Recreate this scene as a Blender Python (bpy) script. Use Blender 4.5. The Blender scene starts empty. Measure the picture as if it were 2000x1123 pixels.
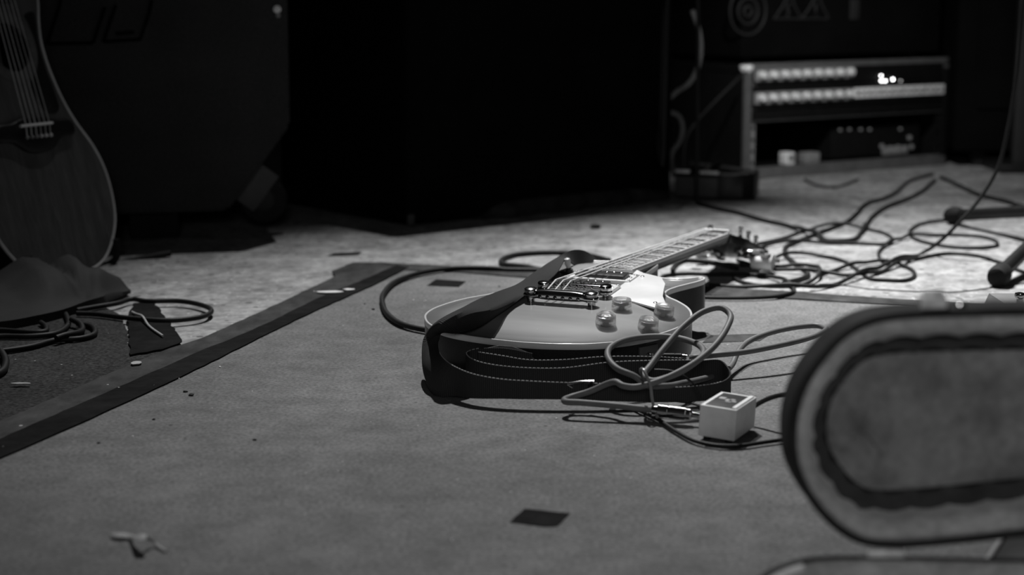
import bpy, bmesh, math, random
from mathutils import Vector, Matrix, noise as mnoise
random.seed(7)
C = bpy.context.scene.collection
R = math.radians
PI = math.pi

# ------------------------------------------------------------------ camera model (2000 x 1123)
FPX, CAMH, PITCH = 3491.5, 0.4786, 0.1718
CP, SP = math.cos(PITCH), math.sin(PITCH)
def ray(x, y):
    a = (x-1000)/FPX; b = -(y-561.5)/FPX
    return Vector((a, CP+b*SP, -SP+b*CP))
def G(x, y, z=0.0):                     # point of the horizontal plane z seen at a pixel of the photo
    d = ray(x, y); t = (z-CAMH)/d.z
    return Vector((d.x*t, d.y*t, z))
def A(x, y, Y):                         # point at world depth Y seen at a pixel of the photo
    d = ray(x, y); t = Y/d.y
    return Vector((d.x*t, Y, CAMH+d.z*t))

cam = bpy.data.cameras.new('camera'); co = bpy.data.objects.new('camera', cam); C.objects.link(co)
co.location = (0, 0, CAMH); co.rotation_euler = (PI/2-PITCH, 0, 0)
cam.sensor_width = 36; cam.lens = FPX/2000*36; cam.clip_start = .05; cam.clip_end = 60
cam.dof.use_dof = True; cam.dof.focus_distance = 2.18; cam.dof.aperture_fstop = 4.2
sc = bpy.context.scene; sc.camera = co
sc.view_settings.view_transform = 'Standard'; sc.view_settings.look = 'None'
sc.view_settings.gamma = 1; sc.view_settings.exposure = 0; sc.view_settings.use_curve_mapping = False

# ------------------------------------------------------------------ materials (all grey: a black and white picture)
MATS = {}
def mat(name, col, rough=.5, metal=0, coat=0, spec=.5, noise=None, bump=None, trans=0, ior=1.45, coords='Object', sheen=0):
    """noise: list of (scale, detail, low, high, stretch) multiplied on the base value; bump: (scale, strength, distance, stretch)"""
    if name in MATS: return MATS[name]
    m = bpy.data.materials.new(name); m.use_nodes = True; nt = m.node_tree; N = nt.nodes; L = nt.links
    b = N['Principled BSDF']
    b.inputs['Base Color'].default_value = (col, col, col, 1)
    b.inputs['Roughness'].default_value = rough; b.inputs['Metallic'].default_value = metal
    b.inputs['Coat Weight'].default_value = coat; b.inputs['Coat Roughness'].default_value = .06
    b.inputs['Specular IOR Level'].default_value = spec
    b.inputs['Transmission Weight'].default_value = trans; b.inputs['IOR'].default_value = ior
    b.inputs['Sheen Weight'].default_value = sheen
    tc = N.new('ShaderNodeTexCoord')
    def ntex(scale, detail, stretch):
        mp = N.new('ShaderNodeMapping'); mp.inputs['Scale'].default_value = stretch or (1, 1, 1)
        L.new(tc.outputs[coords], mp.inputs['Vector'])
        t = N.new('ShaderNodeTexNoise'); t.inputs['Scale'].default_value = scale; t.inputs['Detail'].default_value = detail
        t.inputs['Roughness'].default_value = .62
        L.new(mp.outputs['Vector'], t.inputs['Vector']); return t
    if noise:
        prev = None
        for (s, det, lo, hi, *st) in noise:
            t = ntex(s, det, st[0] if st else None)
            r = N.new('ShaderNodeMapRange'); r.inputs['From Min'].default_value = .3; r.inputs['From Max'].default_value = .7
            r.inputs['To Min'].default_value = lo; r.inputs['To Max'].default_value = hi
            L.new(t.outputs['Fac'], r.inputs['Value'])
            mu = N.new('ShaderNodeMath'); mu.operation = 'MULTIPLY'
            if prev is None: mu.inputs[1].default_value = col
            else: L.new(prev, mu.inputs[1])
            L.new(r.outputs['Result'], mu.inputs[0]); prev = mu.outputs[0]
        L.new(prev, b.inputs['Base Color']); m['val'] = 1
        MATS[name+'_val'] = prev
    if bump:
        s, st, dist, *sr = bump
        t = ntex(s, 4, sr[0] if sr else None); bp = N.new('ShaderNodeBump')
        bp.inputs['Strength'].default_value = st; bp.inputs['Distance'].default_value = dist
        L.new(t.outputs['Fac'], bp.inputs['Height']); L.new(bp.outputs['Normal'], b.inputs['Normal'])
    MATS[name] = m; return m
def add_specks(m, scale, size, val, keep=.5):
    """scattered specks (crumbs, chips) of another tone over a noise material"""
    nt = m.node_tree; N = nt.nodes; L = nt.links; b = N['Principled BSDF']
    old = b.inputs['Base Color'].links[0].from_socket if b.inputs['Base Color'].links else None
    tc = N.new('ShaderNodeTexCoord'); v = N.new('ShaderNodeTexVoronoi'); v.inputs['Scale'].default_value = scale
    L.new(tc.outputs['Object'], v.inputs['Vector'])
    lt = N.new('ShaderNodeMath'); lt.operation = 'LESS_THAN'; lt.inputs[1].default_value = size
    L.new(v.outputs['Distance'], lt.inputs[0])
    sx = N.new('ShaderNodeSeparateColor'); L.new(v.outputs['Color'], sx.inputs[0])
    gt = N.new('ShaderNodeMath'); gt.operation = 'GREATER_THAN'; gt.inputs[1].default_value = keep
    L.new(sx.outputs[0], gt.inputs[0])
    mu = N.new('ShaderNodeMath'); mu.operation = 'MULTIPLY'; L.new(lt.outputs[0], mu.inputs[0]); L.new(gt.outputs[0], mu.inputs[1])
    mx = N.new('ShaderNodeMix'); mx.data_type = 'RGBA'; L.new(mu.outputs[0], mx.inputs['Factor'])
    if old: L.new(old, mx.inputs['A'])
    else: mx.inputs['A'].default_value = b.inputs['Base Color'].default_value
    mx.inputs['B'].default_value = (val, val, val, 1)
    L.new(mx.outputs['Result'], b.inputs['Base Color'])
def stripes(m, scale, depth, axis='X', dark=.55):
    """woven ribs: bump and tone bands"""
    nt = m.node_tree; N = nt.nodes; L = nt.links; b = N['Principled BSDF']
    tc = N.new('ShaderNodeTexCoord'); w = N.new('ShaderNodeTexWave'); w.bands_direction = axis
    w.inputs['Scale'].default_value = scale; w.inputs['Distortion'].default_value = .6; w.inputs['Detail'].default_value = 1
    L.new(tc.outputs['UV'], w.inputs['Vector'])
    bp = N.new('ShaderNodeBump'); bp.inputs['Strength'].default_value = .6; bp.inputs['Distance'].default_value = depth
    L.new(w.outputs['Fac'], bp.inputs['Height']); L.new(bp.outputs['Normal'], b.inputs['Normal'])
    r = N.new('ShaderNodeMapRange'); c = b.inputs['Base Color'].default_value[0]
    r.inputs['To Min'].default_value = c*dark; r.inputs['To Max'].default_value = c*1.3
    L.new(w.outputs['Fac'], r.inputs['Value']); L.new(r.outputs['Result'], b.inputs['Base Color'])
def emit(name, col, strength):
    m = mat(name, .02, .4); b = m.node_tree.nodes['Principled BSDF']
    b.inputs['Emission Color'].default_value = (col, col, col, 1); b.inputs['Emission Strength'].default_value = strength
    return m

M_conc = mat('pale_concrete', .27, .8, noise=[(2.2, 6, .85, 1.12), (14, 9, .5, 1.42), (60, 7, .55, 1.4)], bump=(60, .5, .004))
add_specks(M_conc, 38, .20, .085, .62); add_specks(M_conc, 23, .13, .07, .6); add_specks(M_conc, 120, .22, .6, .86)
M_mat = mat('grey_floor_mat', .135, .9, noise=[(3.4, 7, .74, 1.18), (24, 8, .74, 1.20), (230, 4, .55, 1.46)], bump=(420, .4, .001))
add_specks(M_mat, 45, .055, .02, .55); add_specks(M_mat, 60, .045, .75, .80); add_specks(M_mat, 22, .05, .03, .6)
M_black_carpet = mat('black_rough_carpet', .030, .95, spec=.15, noise=[(6, 3, .75, 1.2), (210, 4, .2, 2.6)], bump=(400, .8, .003))
add_specks(M_black_carpet, 75, .09, .7, .90)
M_tape = mat('worn_cloth_tape', .045, .8, spec=.1, noise=[(7, 6, .6, 1.4), (45, 6, .6, 1.4, (1, .5, 1))], bump=(35, .5, .002, (1, .3, 1)))
add_specks(M_tape, 40, .08, .5, .88)
M_tape_dark = mat('dark_cloth_tape', .013, .9, spec=.03, noise=[(9, 5, .7, 1.3), (50, 5, .75, 1.3)], bump=(45, .5, .002))
add_specks(M_tape_dark, 50, .07, .4, .92)
M_wall = mat('black_drape', .004, .95, spec=.05, noise=[(3, 4, .6, 1.4, (6, 1, 1))])
M_cable = mat('black_rubber_cable', .009, .55, spec=.3, noise=[(40, 3, .85, 1.15)])
M_cable_grey = mat('dark_grey_cable', .125, .55, spec=.35, noise=[(40, 3, .85, 1.15)])
M_chrome = mat('polished_chrome', .55, .12, metal=1, noise=[(50, 3, .85, 1.1)])
M_dchrome = mat('nickel', .42, .16, metal=1, noise=[(60, 3, .8, 1.15)])
M_black_plastic = mat('black_plastic', .009, .45, spec=.3, noise=[(30, 3, .8, 1.2)])
M_rubber = mat('matt_black_rubber', .010, .8, spec=.25, noise=[(40, 3, .8, 1.2)], bump=(120, .3, .001))
M_cream = mat('cream_plastic', .72, .35, coat=.2, noise=[(25, 3, .94, 1.04)])
M_white = mat('white_plastic', .8, .4, noise=[(25, 3, .95, 1.03)])
M_binding = mat('cream_binding', .66, .28, coat=.4, noise=[(30, 3, .9, 1.06)])
M_side = mat('dark_mahogany_lacquer', .018, .3, spec=.22, noise=[(60, 5, .75, 1.25, (1, 8, 8))])
M_neck = mat('mahogany_neck', .03, .3, spec=.35, noise=[(60, 5, .75, 1.25, (1, 8, 8))])
M_board = mat('rosewood_board', .030, .62, spec=.06, noise=[(90, 5, .6, 1.5, (1, 7, 7))])
M_pearl = mat('pearl_inlay', .30, .4, coat=.15, spec=.2, noise=[(70, 4, .75, 1.15)])
M_string = mat('wound_string', .9, .4, metal=.35, noise=[(300, 2, .9, 1.1)])
M_plain = mat('plain_string', .5, .2, metal=1)
M_fret = mat('fret_wire', .10, .45, metal=1, noise=[(200, 2, .8, 1.2)])
M_top = mat('flamed_maple_lacquer', .28, .3, coat=.2, spec=.2, noise=[(5, 3, .9, 1.08), (34, 3, .9, 1.1, (1, .12, .12))])
M_strap = mat('black_webbing', .038, .9, spec=.12); stripes(M_strap, 130, .0010, 'X', .7)
M_strap_in = mat('black_leather', .022, .5, noise=[(40, 4, .8, 1.2)], bump=(150, .3, .001))
M_stitch = mat('pale_stitching', .30, .8, noise=[(60, 2, .8, 1.2)])
M_box = mat('grey_painted_metal', .80, .5, noise=[(80, 3, .93, 1.06)])
M_boxlabel = mat('dark_label', .05, .35, coat=.4, noise=[(60, 4, .75, 1.4)])
M_case = mat('road_case_black', .032, .8, spec=.12, noise=[(8, 4, .85, 1.15), (240, 3, .7, 1.3)], bump=(200, .4, .001))
M_cab = mat('cabinet_cover_black', .0035, .95, spec=.04, noise=[(6, 4, .7, 1.3)], bump=(40, .3, .002))
M_hem = mat('grey_hem', .035, .95, spec=.1, noise=[(14, 5, .6, 1.4)], bump=(30, .4, .003))
M_dim_edge = mat('dim_edge', .03, .6, noise=[(40, 3, .85, 1.15)])
M_bracket = mat('dim_bracket', .05, .6, noise=[(30, 3, .8, 1.2)])
M_rackalu = mat('rack_aluminium', .17, .45, metal=.5, noise=[(30, 4, .8, 1.15)])
M_panel = mat('rack_panel_black', .006, .5, spec=.2, noise=[(40, 3, .8, 1.2)])
M_silver = mat('silver_panel', .85, .42, metal=.1, noise=[(120, 4, .7, 1.2)])
M_greyplastic = mat('grey_plastic', .22, .5, noise=[(40, 3, .85, 1.15)])
M_led = emit('white_led', 1, 14)
M_leddim = emit('dim_led', 1, 2)
M_acou = mat('acoustic_dark_top', .075, .45, coat=.15, spec=.3, noise=[(7, 4, .75, 1.3, (1, 8, 8)), (45, 5, .7, 1.3, (.6, 8, 8))])
M_acside = mat('acoustic_dark_side', .008, .5, coat=.1, spec=.2, noise=[(30, 4, .8, 1.2, (1, 6, 6))])
M_acbind = mat('acoustic_binding', .55, .4, noise=[(30, 3, .9, 1.1)])
M_rosette = mat('rosette_rings', .10, .35, coat=.4, noise=[(60, 3, .7, 1.3)])
M_bone = mat('bone_saddle', .8, .4, noise=[(40, 3, .95, 1.03)])
M_cloth = mat('black_cloth', .02, .8, spec=.25, noise=[(9, 4, .7, 1.3)], bump=(260, .3, .001))
M_vinyl = mat('case_vinyl', .034, .7, spec=.12, noise=[(20, 4, .7, 1.35)], bump=(180, .5, .001))
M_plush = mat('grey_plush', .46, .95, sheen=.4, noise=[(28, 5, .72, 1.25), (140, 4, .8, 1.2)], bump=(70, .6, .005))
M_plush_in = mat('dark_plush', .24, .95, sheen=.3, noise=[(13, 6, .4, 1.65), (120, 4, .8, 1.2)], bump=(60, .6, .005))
M_gap_shade = mat('gap_shade', .045, .95, noise=[(60, 4, .7, 1.3)])  # dark tone standing in for shade in the lining gap
M_leaf = mat('pale_dry_leaf', .36, .8, noise=[(120, 4, .8, 1.2)])
M_crumb = mat('pale_crumb', .7, .8, noise=[(120, 3, .9, 1.1)])
M_crumbd = mat('dark_crumb', .02, .8, noise=[(120, 3, .9, 1.1)])
M_knobcore = mat('knob_core', .13, .4, noise=[(90, 3, .9, 1.1)])
M_knobtop = mat('knob_dial', .42, .3, metal=.4, noise=[(90, 3, .9, 1.1)])
M_clear = mat('clear_acrylic', .95, .04, trans=.94, ior=1.45)
M_clear.node_tree.nodes['Principled BSDF'].inputs['Alpha'].default_value = .72
M_cup = mat('pale_translucent_plastic', .62, .6, spec=.2, noise=[(30, 3, .95, 1.04)])

# burst: the lacquer of the top is stained darker towards the rim of the body
def burst(m):
    nt = m.node_tree; N = nt.nodes; L = nt.links; b = N['Principled BSDF']; old = b.inputs['Base Color'].links[0].from_socket
    tc = N.new('ShaderNodeTexCoord'); at = N.new('ShaderNodeAttribute'); at.attribute_name = 'rim'
    r = N.new('ShaderNodeMapRange'); r.inputs['From Min'].default_value = .0; r.inputs['From Max'].default_value = .05
    r.inputs['To Min'].default_value = .42; r.inputs['To Max'].default_value = 1.0; r.interpolation_type = 'SMOOTHSTEP'
    L.new(at.outputs['Fac'], r.inputs['Value'])
    mu = N.new('ShaderNodeMath'); mu.operation = 'MULTIPLY'; L.new(old, mu.inputs[0]); L.new(r.outputs['Result'], mu.inputs[1])
    L.new(mu.outputs[0], b.inputs['Base Color'])
burst(M_top)
add_specks(M_top, 95, .035, .75, .82)

# ------------------------------------------------------------------ mesh helpers
class MB:
    def __init__(s): s.v = []; s.f = []; s.uv = None
    def add(s, v, f):
        n = len(s.v); s.v += [tuple(p) for p in v]; s.f += [tuple(i+n for i in q) for q in f]; return s
    def build(s, name, m, parent=None, angle=38, smooth=True):
        me = bpy.data.meshes.new(name); me.from_pydata(s.v, [], s.f); me.update()
        bm = bmesh.new(); bm.from_mesh(me); bmesh.ops.recalc_face_normals(bm, faces=bm.faces); bm.to_mesh(me); bm.free()
        if smooth: me.shade_smooth(); me.set_sharp_from_angle(angle=R(angle))
        me.materials.append(m)
        o = bpy.data.objects.new(name, me); C.objects.link(o)
        if parent: o.parent = parent
        return o
def tag(o, label=None, cat=None, group=None, kind=None):
    if label: o['label'] = label
    if cat: o['category'] = cat
    if group: o['group'] = group
    if kind: o['kind'] = kind
    return o
def thing(name, label, cat, loc=(0, 0, 0), mtx=None, group=None):
    o = bpy.data.objects.new(name, None); C.objects.link(o); o.empty_display_size = .05
    if mtx: o.matrix_world = mtx
    else: o.location = loc
    return tag(o, label, cat, group)
def rot_z(a): return Matrix.Rotation(a, 4, 'Z')
def frame(o, x, y, z):
    return Matrix(((x[0], y[0], z[0], o[0]), (x[1], y[1], z[1], o[1]), (x[2], y[2], z[2], o[2]), (0, 0, 0, 1)))
def box(c, s, bev=.002, seg=2, m4=None):
    bm = bmesh.new(); bmesh.ops.create_cube(bm, size=1)
    for v in bm.verts: v.co = Vector((v.co.x*s[0], v.co.y*s[1], v.co.z*s[2]))
    if bev: bmesh.ops.bevel(bm, geom=bm.edges[:], offset=min(bev, min(s)*.45), segments=seg, affect='EDGES', profile=.6)
    v = [Vector(p.co)+Vector(c) for p in bm.verts]
    if m4: v = [m4 @ p for p in v]
    bm.verts.index_update(); f = [[q.index for q in fc.verts] for fc in bm.faces]; bm.free(); return v, f
def spl(P, n=8, closed=False):
    P = [Vector(p) for p in P]; out = []; k = len(P)
    rng = k if closed else k-1
    for i in range(rng):
        p1, p2 = P[i % k], P[(i+1) % k]
        p0 = P[(i-1) % k] if (closed or i > 0) else p1*2-p2
        p3 = P[(i+2) % k] if (closed or i+2 < k) else p2*2-p1
        # centripetal-like Catmull-Rom
        d1 = max((p1-p0).length, 1e-9)**.5; d2 = max((p2-p1).length, 1e-9)**.5; d3 = max((p3-p2).length, 1e-9)**.5
        m1 = ((p1-p0)/d1-(p2-p0)/(d1+d2)+(p2-p1)/d2)*d2; m2 = ((p2-p1)/d2-(p3-p1)/(d2+d3)+(p3-p2)/d3)*d2
        for j in range(n):
            t = j/n; t2 = t*t; t3 = t2*t
            out.append(p1*(2*t3-3*t2+1)+m1*(t3-2*t2+t)+p2*(-2*t3+3*t2)+m2*(t3-t2))
    if not closed: out.append(P[-1])
    return out
def resample(P, step):
    out = [P[0]]; acc = 0
    for a, b in zip(P, P[1:]):
        l = (b-a).length
        while acc+l >= step and l > 1e-12:
            a = a+(b-a)*((step-acc)/l); l = (b-a).length; out.append(a.copy()); acc = 0
        acc += l
    if (out[-1]-P[-1]).length > step*.3: out.append(P[-1])
    return out
def tube(P, r, n=10, cap=True):
    """sweep; r is a number or a list"""
    k = len(P); v = []; f = []
    T = [(P[min(i+1, k-1)]-P[max(i-1, 0)]).normalized() for i in range(k)]
    up = Vector((0, 0, 1))
    if abs(T[0].dot(up)) > .95: up = Vector((1, 0, 0))
    nrm = (up-T[0]*up.dot(T[0])).normalized()
    for i in range(k):
        nrm = (nrm-T[i]*nrm.dot(T[i]))
        if nrm.length < 1e-6: nrm = T[i].orthogonal()
        nrm.normalize(); bi = T[i].cross(nrm); rr = r[i] if isinstance(r, (list, tuple)) else r
        for j in range(n):
            a = 2*PI*j/n; v.append(P[i]+nrm*math.cos(a)*rr+bi*math.sin(a)*rr)
    for i in range(k-1):
        for j in range(n): f.append((i*n+j, i*n+(j+1) % n, (i+1)*n+(j+1) % n, (i+1)*n+j))
    if cap: f.append(tuple(range(n))); f.append(tuple((k-1)*n+j for j in range(n)))
    return v, f
def lathe(prof, n=32, m4=None, cap=True):
    """prof: (radius, height) list round local z"""
    v = []; f = []; k = len(prof)
    for (r, z) in prof:
        for j in range(n): v.append(Vector((max(r, 1e-5)*math.cos(2*PI*j/n), max(r, 1e-5)*math.sin(2*PI*j/n), z)))
    for i in range(k-1):
        for j in range(n): f.append((i*n+j, i*n+(j+1) % n, (i+1)*n+(j+1) % n, (i+1)*n+j))
    if cap: f.append(tuple(range(n))); f.append(tuple((k-1)*n+j for j in range(n)))
    if m4: v = [m4 @ p for p in v]
    return v, f
def axis_m(o, d):
    z = Vector(d).normalized(); x = z.orthogonal().normalized(); y = z.cross(x); return frame(o, x, y, z)
def rod(a, b, r, n=14, r2=None):
    a = Vector(a); b = Vector(b); L = (b-a).length; r2 = r if r2 is None else r2
    e = min(r, r2)*.2
    return lathe([(r-e, 0), (r, e), (r2, L-e), (r2-e, L)], n, axis_m(a, b-a))
def prism(out, z0, z1, bev=0, m4=None):
    """outline (x,y) list extruded; a small inset top edge when bev"""
    n = len(out); P = [Vector((p[0], p[1], 0)) for p in out]
    nr = []
    area = sum(P[i].x*P[(i+1) % n].y-P[(i+1) % n].x*P[i].y for i in range(n))
    for i in range(n):
        t = (P[(i+1) % n]-P[i-1]); q = Vector((t.y, -t.x, 0)).normalized(); nr.append(q if area > 0 else -q)
    rings = [[p+Vector((0, 0, z0)) for p in P]]
    if bev:
        rings.append([p+Vector((0, 0, z1-bev)) for p in P]); rings.append([p-q*bev*.35+Vector((0, 0, z1-bev*.35)) for p, q in zip(P, nr)])
        rings.append([p-q*bev+Vector((0, 0, z1)) for p, q in zip(P, nr)])
    else: rings.append([p+Vector((0, 0, z1)) for p in P])
    v = [p for r_ in rings for p in r_]; f = []
    for i in range(len(rings)-1):
        for j in range(n): f.append((i*n+j, i*n+(j+1) % n, (i+1)*n+(j+1) % n, (i+1)*n+j))
    f.append(tuple(range(n))); f.append(tuple((len(rings)-1)*n+j for j in range(n)))
    if m4: v = [m4 @ p for p in v]
    return v, f
def copy_tree(o, parent=None):
    c = o.copy(); C.objects.link(c)
    if parent: c.parent = parent
    for ch in list(o.children): copy_tree(ch, c)
    return c

# ------------------------------------------------------------------ the setting
def plane(name, pts, m, z=None, parent=None, sub=0):
    b = MB().add([Vector(p) for p in pts], [tuple(range(len(pts)))]); return b.build(name, m, parent, smooth=False)
fl = MB().add(*box((0, 3.0, -.05), (9, 9, .1), 0)).build('floor', M_conc, smooth=False); tag(fl, kind='structure')
wb = MB().add(*box((0, 7.0, 1.7), (9, .1, 3.4), 0)).build('wall_back', M_wall, smooth=False); tag(wb, kind='structure')
wl = MB().add(*box((-4.0, 3.0, 1.7), (.1, 8, 3.4), 0)).build('wall_left', M_wall, smooth=False); tag(wl, kind='structure')
wr = MB().add(*box((4.0, 3.0, 1.7), (.1, 8, 3.4), 0)).build('wall_right', M_wall, smooth=False); tag(wr, kind='structure')

def jag(P, step, amp, closed=False):
    """a hand-cut edge: resample and shift a little"""
    out = []; Q = P+[P[0]] if closed else P
    for a, b in zip(Q, Q[1:]):
        a = Vector(a); b = Vector(b); n = max(1, int((b-a).length/step)); d = (b-a).normalized(); s = Vector((d.y, -d.x, 0))
        for i in range(n):
            p = a+(b-a)*(i/n)
            out.append(p+s*random.uniform(-amp, amp) if i else p)
    if not closed: out.append(Vector(Q[-1]))
    return out
def slab(name, pts, m, z0, z1, parent=None, am=0, step=.02):
    P = [Vector((p[0], p[1], 0)) for p in pts]
    if am: P = jag(P, step, am, True)
    return MB().add(*prism(P, z0, z1)).build(name, m, parent, smooth=False)

# floor mat: left edge runs along the tape, back edge behind the guitar
kL, kC = G(0, 903), G(792, 527)
kd = (kC-kL).normalized(); kR1, kR2 = G(1380, 581), G(1925, 612)
kd2 = (kR2-kR1).normalized()
pL = kC-kd*2.6; pR = kR2+kd2*1.2
mt = slab('floor_mat', [pL, kC, G(1130, 551), kR1, kR2, pR, pR-kd*2.9, pL+Vector((.2, -.2, 0))], M_mat, .0005, .004, am=.0012, step=.03)
tag(mt, 'big plain grey floor mat under the electric guitar, taped along two edges', 'mat')
# black rough carpet at the left
bc = slab('carpet', [G(-160, 905), G(330, 690), G(262, 688), G(235, 620), G(180, 590), G(-160, 590)], M_black_carpet, .0005, .0035, am=.0015)
tag(bc, 'small rough black carpet with pale crumbs, beyond the left tape', 'carpet')
# tapes: light outer strip, dark inner strip, the back strip, the patch, the two marks
t1 = slab('tape_strip', [G(-40, 848), G(60, 806), G(180, 752), G(330, 688), G(392, 668), G(520, 610), G(655, 545), G(648, 535), G(690, 518), G(745, 518), G(785, 526), G(640, 594), G(450, 682), G(330, 738), G(180, 806), G(60, 858), G(-40, 902)], M_tape, .0035, .0050, am=.0012, step=.02)
tag(t1, 'wide worn grey tape strip running diagonally beside the black carpet', 'tape')
t2 = slab('tape_strip', [G(-40, 885), G(180, 788), G(330, 722), G(400, 690), G(450, 671), G(520, 640), G(620, 590), G(720, 549), G(775, 524), G(800, 528), G(735, 561), G(620, 612), G(505, 668), G(400, 722), G(180, 826), G(0, 905), G(-40, 922)], M_tape_dark, .0045, .0060, am=.0010, step=.02)
tag(t2, 'narrow darker tape strip along the left edge of the grey mat', 'tape')
t3 = slab('tape_strip', [G(745, 519), G(850, 524), G(1000, 534), G(1130, 543), G(1250, 553), G(1380, 566), G(1560, 577), G(1930, 603), G(2120, 616), G(2120, 628), G(1930, 615), G(1560, 590), G(1380, 583), G(1250, 569), G(1130, 558), G(1000, 546), G(880, 536), G(790, 533)], M_tape, .0042, .0056, am=.0010, step=.02)
tag(t3, 'long tape strip along the far edge of the mat, passing behind the guitar', 'tape')
t4 = slab('tape_strip', [G(250, 625), G(262, 600), G(300, 598), G(322, 625), G(345, 657), G(356, 676), G(318, 691), G(255, 702), G(252, 660)], M_tape_dark, .0052, .0064, am=.0018, step=.012)
tag(t4, 'short crumpled dark tape patch between black carpet and pale concrete', 'tape')
s1 = slab('tape_mark', [G(995, 1029), G(1024, 1003), G(1113, 1012), G(1089, 1037), G(1062, 1038)], M_tape_dark, .0042, .0047, am=.0006, step=.008)
tag(s1, 'dark tape square stuck on the empty grey mat nearest the camera', 'tape')
s2 = slab('tape_mark', [G(834, 563), G(852, 551), G(910, 555), G(896, 566)], M_tape_dark, .0042, .0047, am=.0006, step=.008)
tag(s2, 'dark tape square on the mat inside the cable loop left of guitar', 'tape')
s3 = slab('tape_mark', [G(640, 501), G(652, 496), G(706, 493), G(700, 498)], M_tape_dark, .0006, .0012, am=.0006, step=.01)
tag(s3, 'thin dark tape scrap on concrete beyond the tape corner', 'tape')
s4 = slab('tape_mark', [G(1388, 661), G(1505, 658), G(1484, 672), G(1372, 676)], M_tape, .0042, .0047, am=.0008, step=.01)
tag(s4, 'grey tape piece under the pale cable loop right of guitar', 'tape')

# ------------------------------------------------------------------ the electric guitar
TH, TA = .40083, .0605
U = Vector((math.sin(TH), math.cos(TH), 0)); V = Vector((math.cos(TH), -math.sin(TH), 0)); Z = Vector((0, 0, 1))
UH = U*math.cos(TA)+Z*math.sin(TA); WH = -U*math.sin(TA)+Z*math.cos(TA)
GO = Vector((.0095, 2.091, .0045))
GM = frame(GO, UH, -V, WH)                     # local (u, -v, w)
def gl(u, v, w): return Vector((u, -v, w))
def gw(u, v, w): return GM @ gl(u, v, w)
def GP(x, y, w):                               # point of the plane w above the guitar's back at a pixel
    o = Vector((0, 0, CAMH)); d = ray(x, y); t = (w-(o-GO).dot(WH))/d.dot(WH); return o+d*t
guitar = thing('electric_guitar', 'single-cutaway electric guitar with glossy burst top lying on its back on the mat', 'guitar', mtx=GM)

CTRL = [(-14, -22), (-15, 20), (-8, 60), (4, 92), (20, 115), (48, 139), (82, 157), (121, 166), (155, 165), (182, 158), (210, 144), (238, 122), (256, 104), (272, 94), (290, 91), (310, 95), (334, 105), (352, 113), (368, 117), (379, 114), (379, 105), (367, 94), (360, 78), (361, 56), (364, 42), (370, 31), (392, 29.5), (425, 29), (440, 27), (443, 14), (443, -10), (442, -28), (440, -48), (433, -80), (416, -104), (390, -116), (360, -117), (325, -108), (290, -99), (255, -103), (225, -116), (200, -128), (170, -147), (140, -158), (105, -164), (75, -160), (52, -149), (33, -135), (17, -117), (3, -95), (-8, -62)]
OUT = spl([Vector((a/1000, b/1000, 0)) for a, b in CTRL], 5, True)
def axis_for(p):
    u, v = p.x, p.y
    if v >= 0:
        ks = [(-.02, .075), (.075, .09), (.2, .19), (.29, .262)]
        if u < .29 or (v < .092 and u < .292):
            for (a, b), (c, d) in zip(ks, ks[1:]):
                if u <= c: return b+(d-b)*max(0, (u-a))/(c-a)
            return .262
        # horn and cutaway: decided by angle round the cutaway
        if v > .098: return .262+(u-.29)/.089*.048
        if v > .05: return .310+(.098-v)/.048*.012
        return min(.322+(.05-v)/.02*.02+max(0, u-.365)*.6, .40)
    return min(max(u, .075+max(0, u)*.15), .40)
AX = [Vector((axis_for(p), 0, 0)) for p in OUT]
def edge_dist(u, v):
    q = Vector((u, v, 0)); best = 9
    for a, b in zip(OUT, OUT[1:]+OUT[:1]):
        ab = b-a; t = max(0, min(1, (q-a).dot(ab)/max(ab.dot(ab), 1e-12))); best = min(best, (q-a-ab*t).length)
    return best
W0, RISE = .0500, .0105
def sm(t): t = max(0, min(1, t)); return t*t*(3-2*t)
def arch_d(d): return W0+RISE*sm((d-.004)/.085)-.0010*math.sin(PI*max(0, min(1, d/.02)))
def arch(u, v): return arch_d(edge_dist(u, v))
# top
n = len(OUT); TS = [0, .03, .06, .1, .15, .21, .28, .36, .46, .58, .72, .86, 1.0]
v = []; rim = []; f = []
for t in TS:
    for p, c in zip(OUT, AX):
        q = p+(c-p)*t; d = edge_dist(q.x, q.y) if t else 0; v.append(gl(q.x, q.y, arch_d(d))); rim.append(d)
for i in range(len(TS)-1):
    for j in range(n): f.append((i*n+j, i*n+(j+1) % n, (i+1)*n+(j+1) % n, (i+1)*n+j))
me = bpy.data.meshes.new('body_top'); me.from_pydata(v, [], f); me.update()
at = me.attributes.new('rim', 'FLOAT', 'POINT')
for i, d in enumerate(rim): at.data[i].value = d
bm = bmesh.new(); bm.from_mesh(me); bmesh.ops.remove_doubles(bm, verts=bm.verts, dist=.0004); bmesh.ops.recalc_face_normals(bm, faces=bm.faces)
if sum(fc.normal.z*fc.calc_area() for fc in bm.faces) < 0: bmesh.ops.reverse_faces(bm, faces=bm.faces)
bm.to_mesh(me); bm.free(); me.shade_smooth(); me.materials.append(M_top)
top = bpy.data.objects.new('body_top', me); C.objects.link(top); top.parent = guitar
top['label'] = 'glossy flamed burst top'
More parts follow.
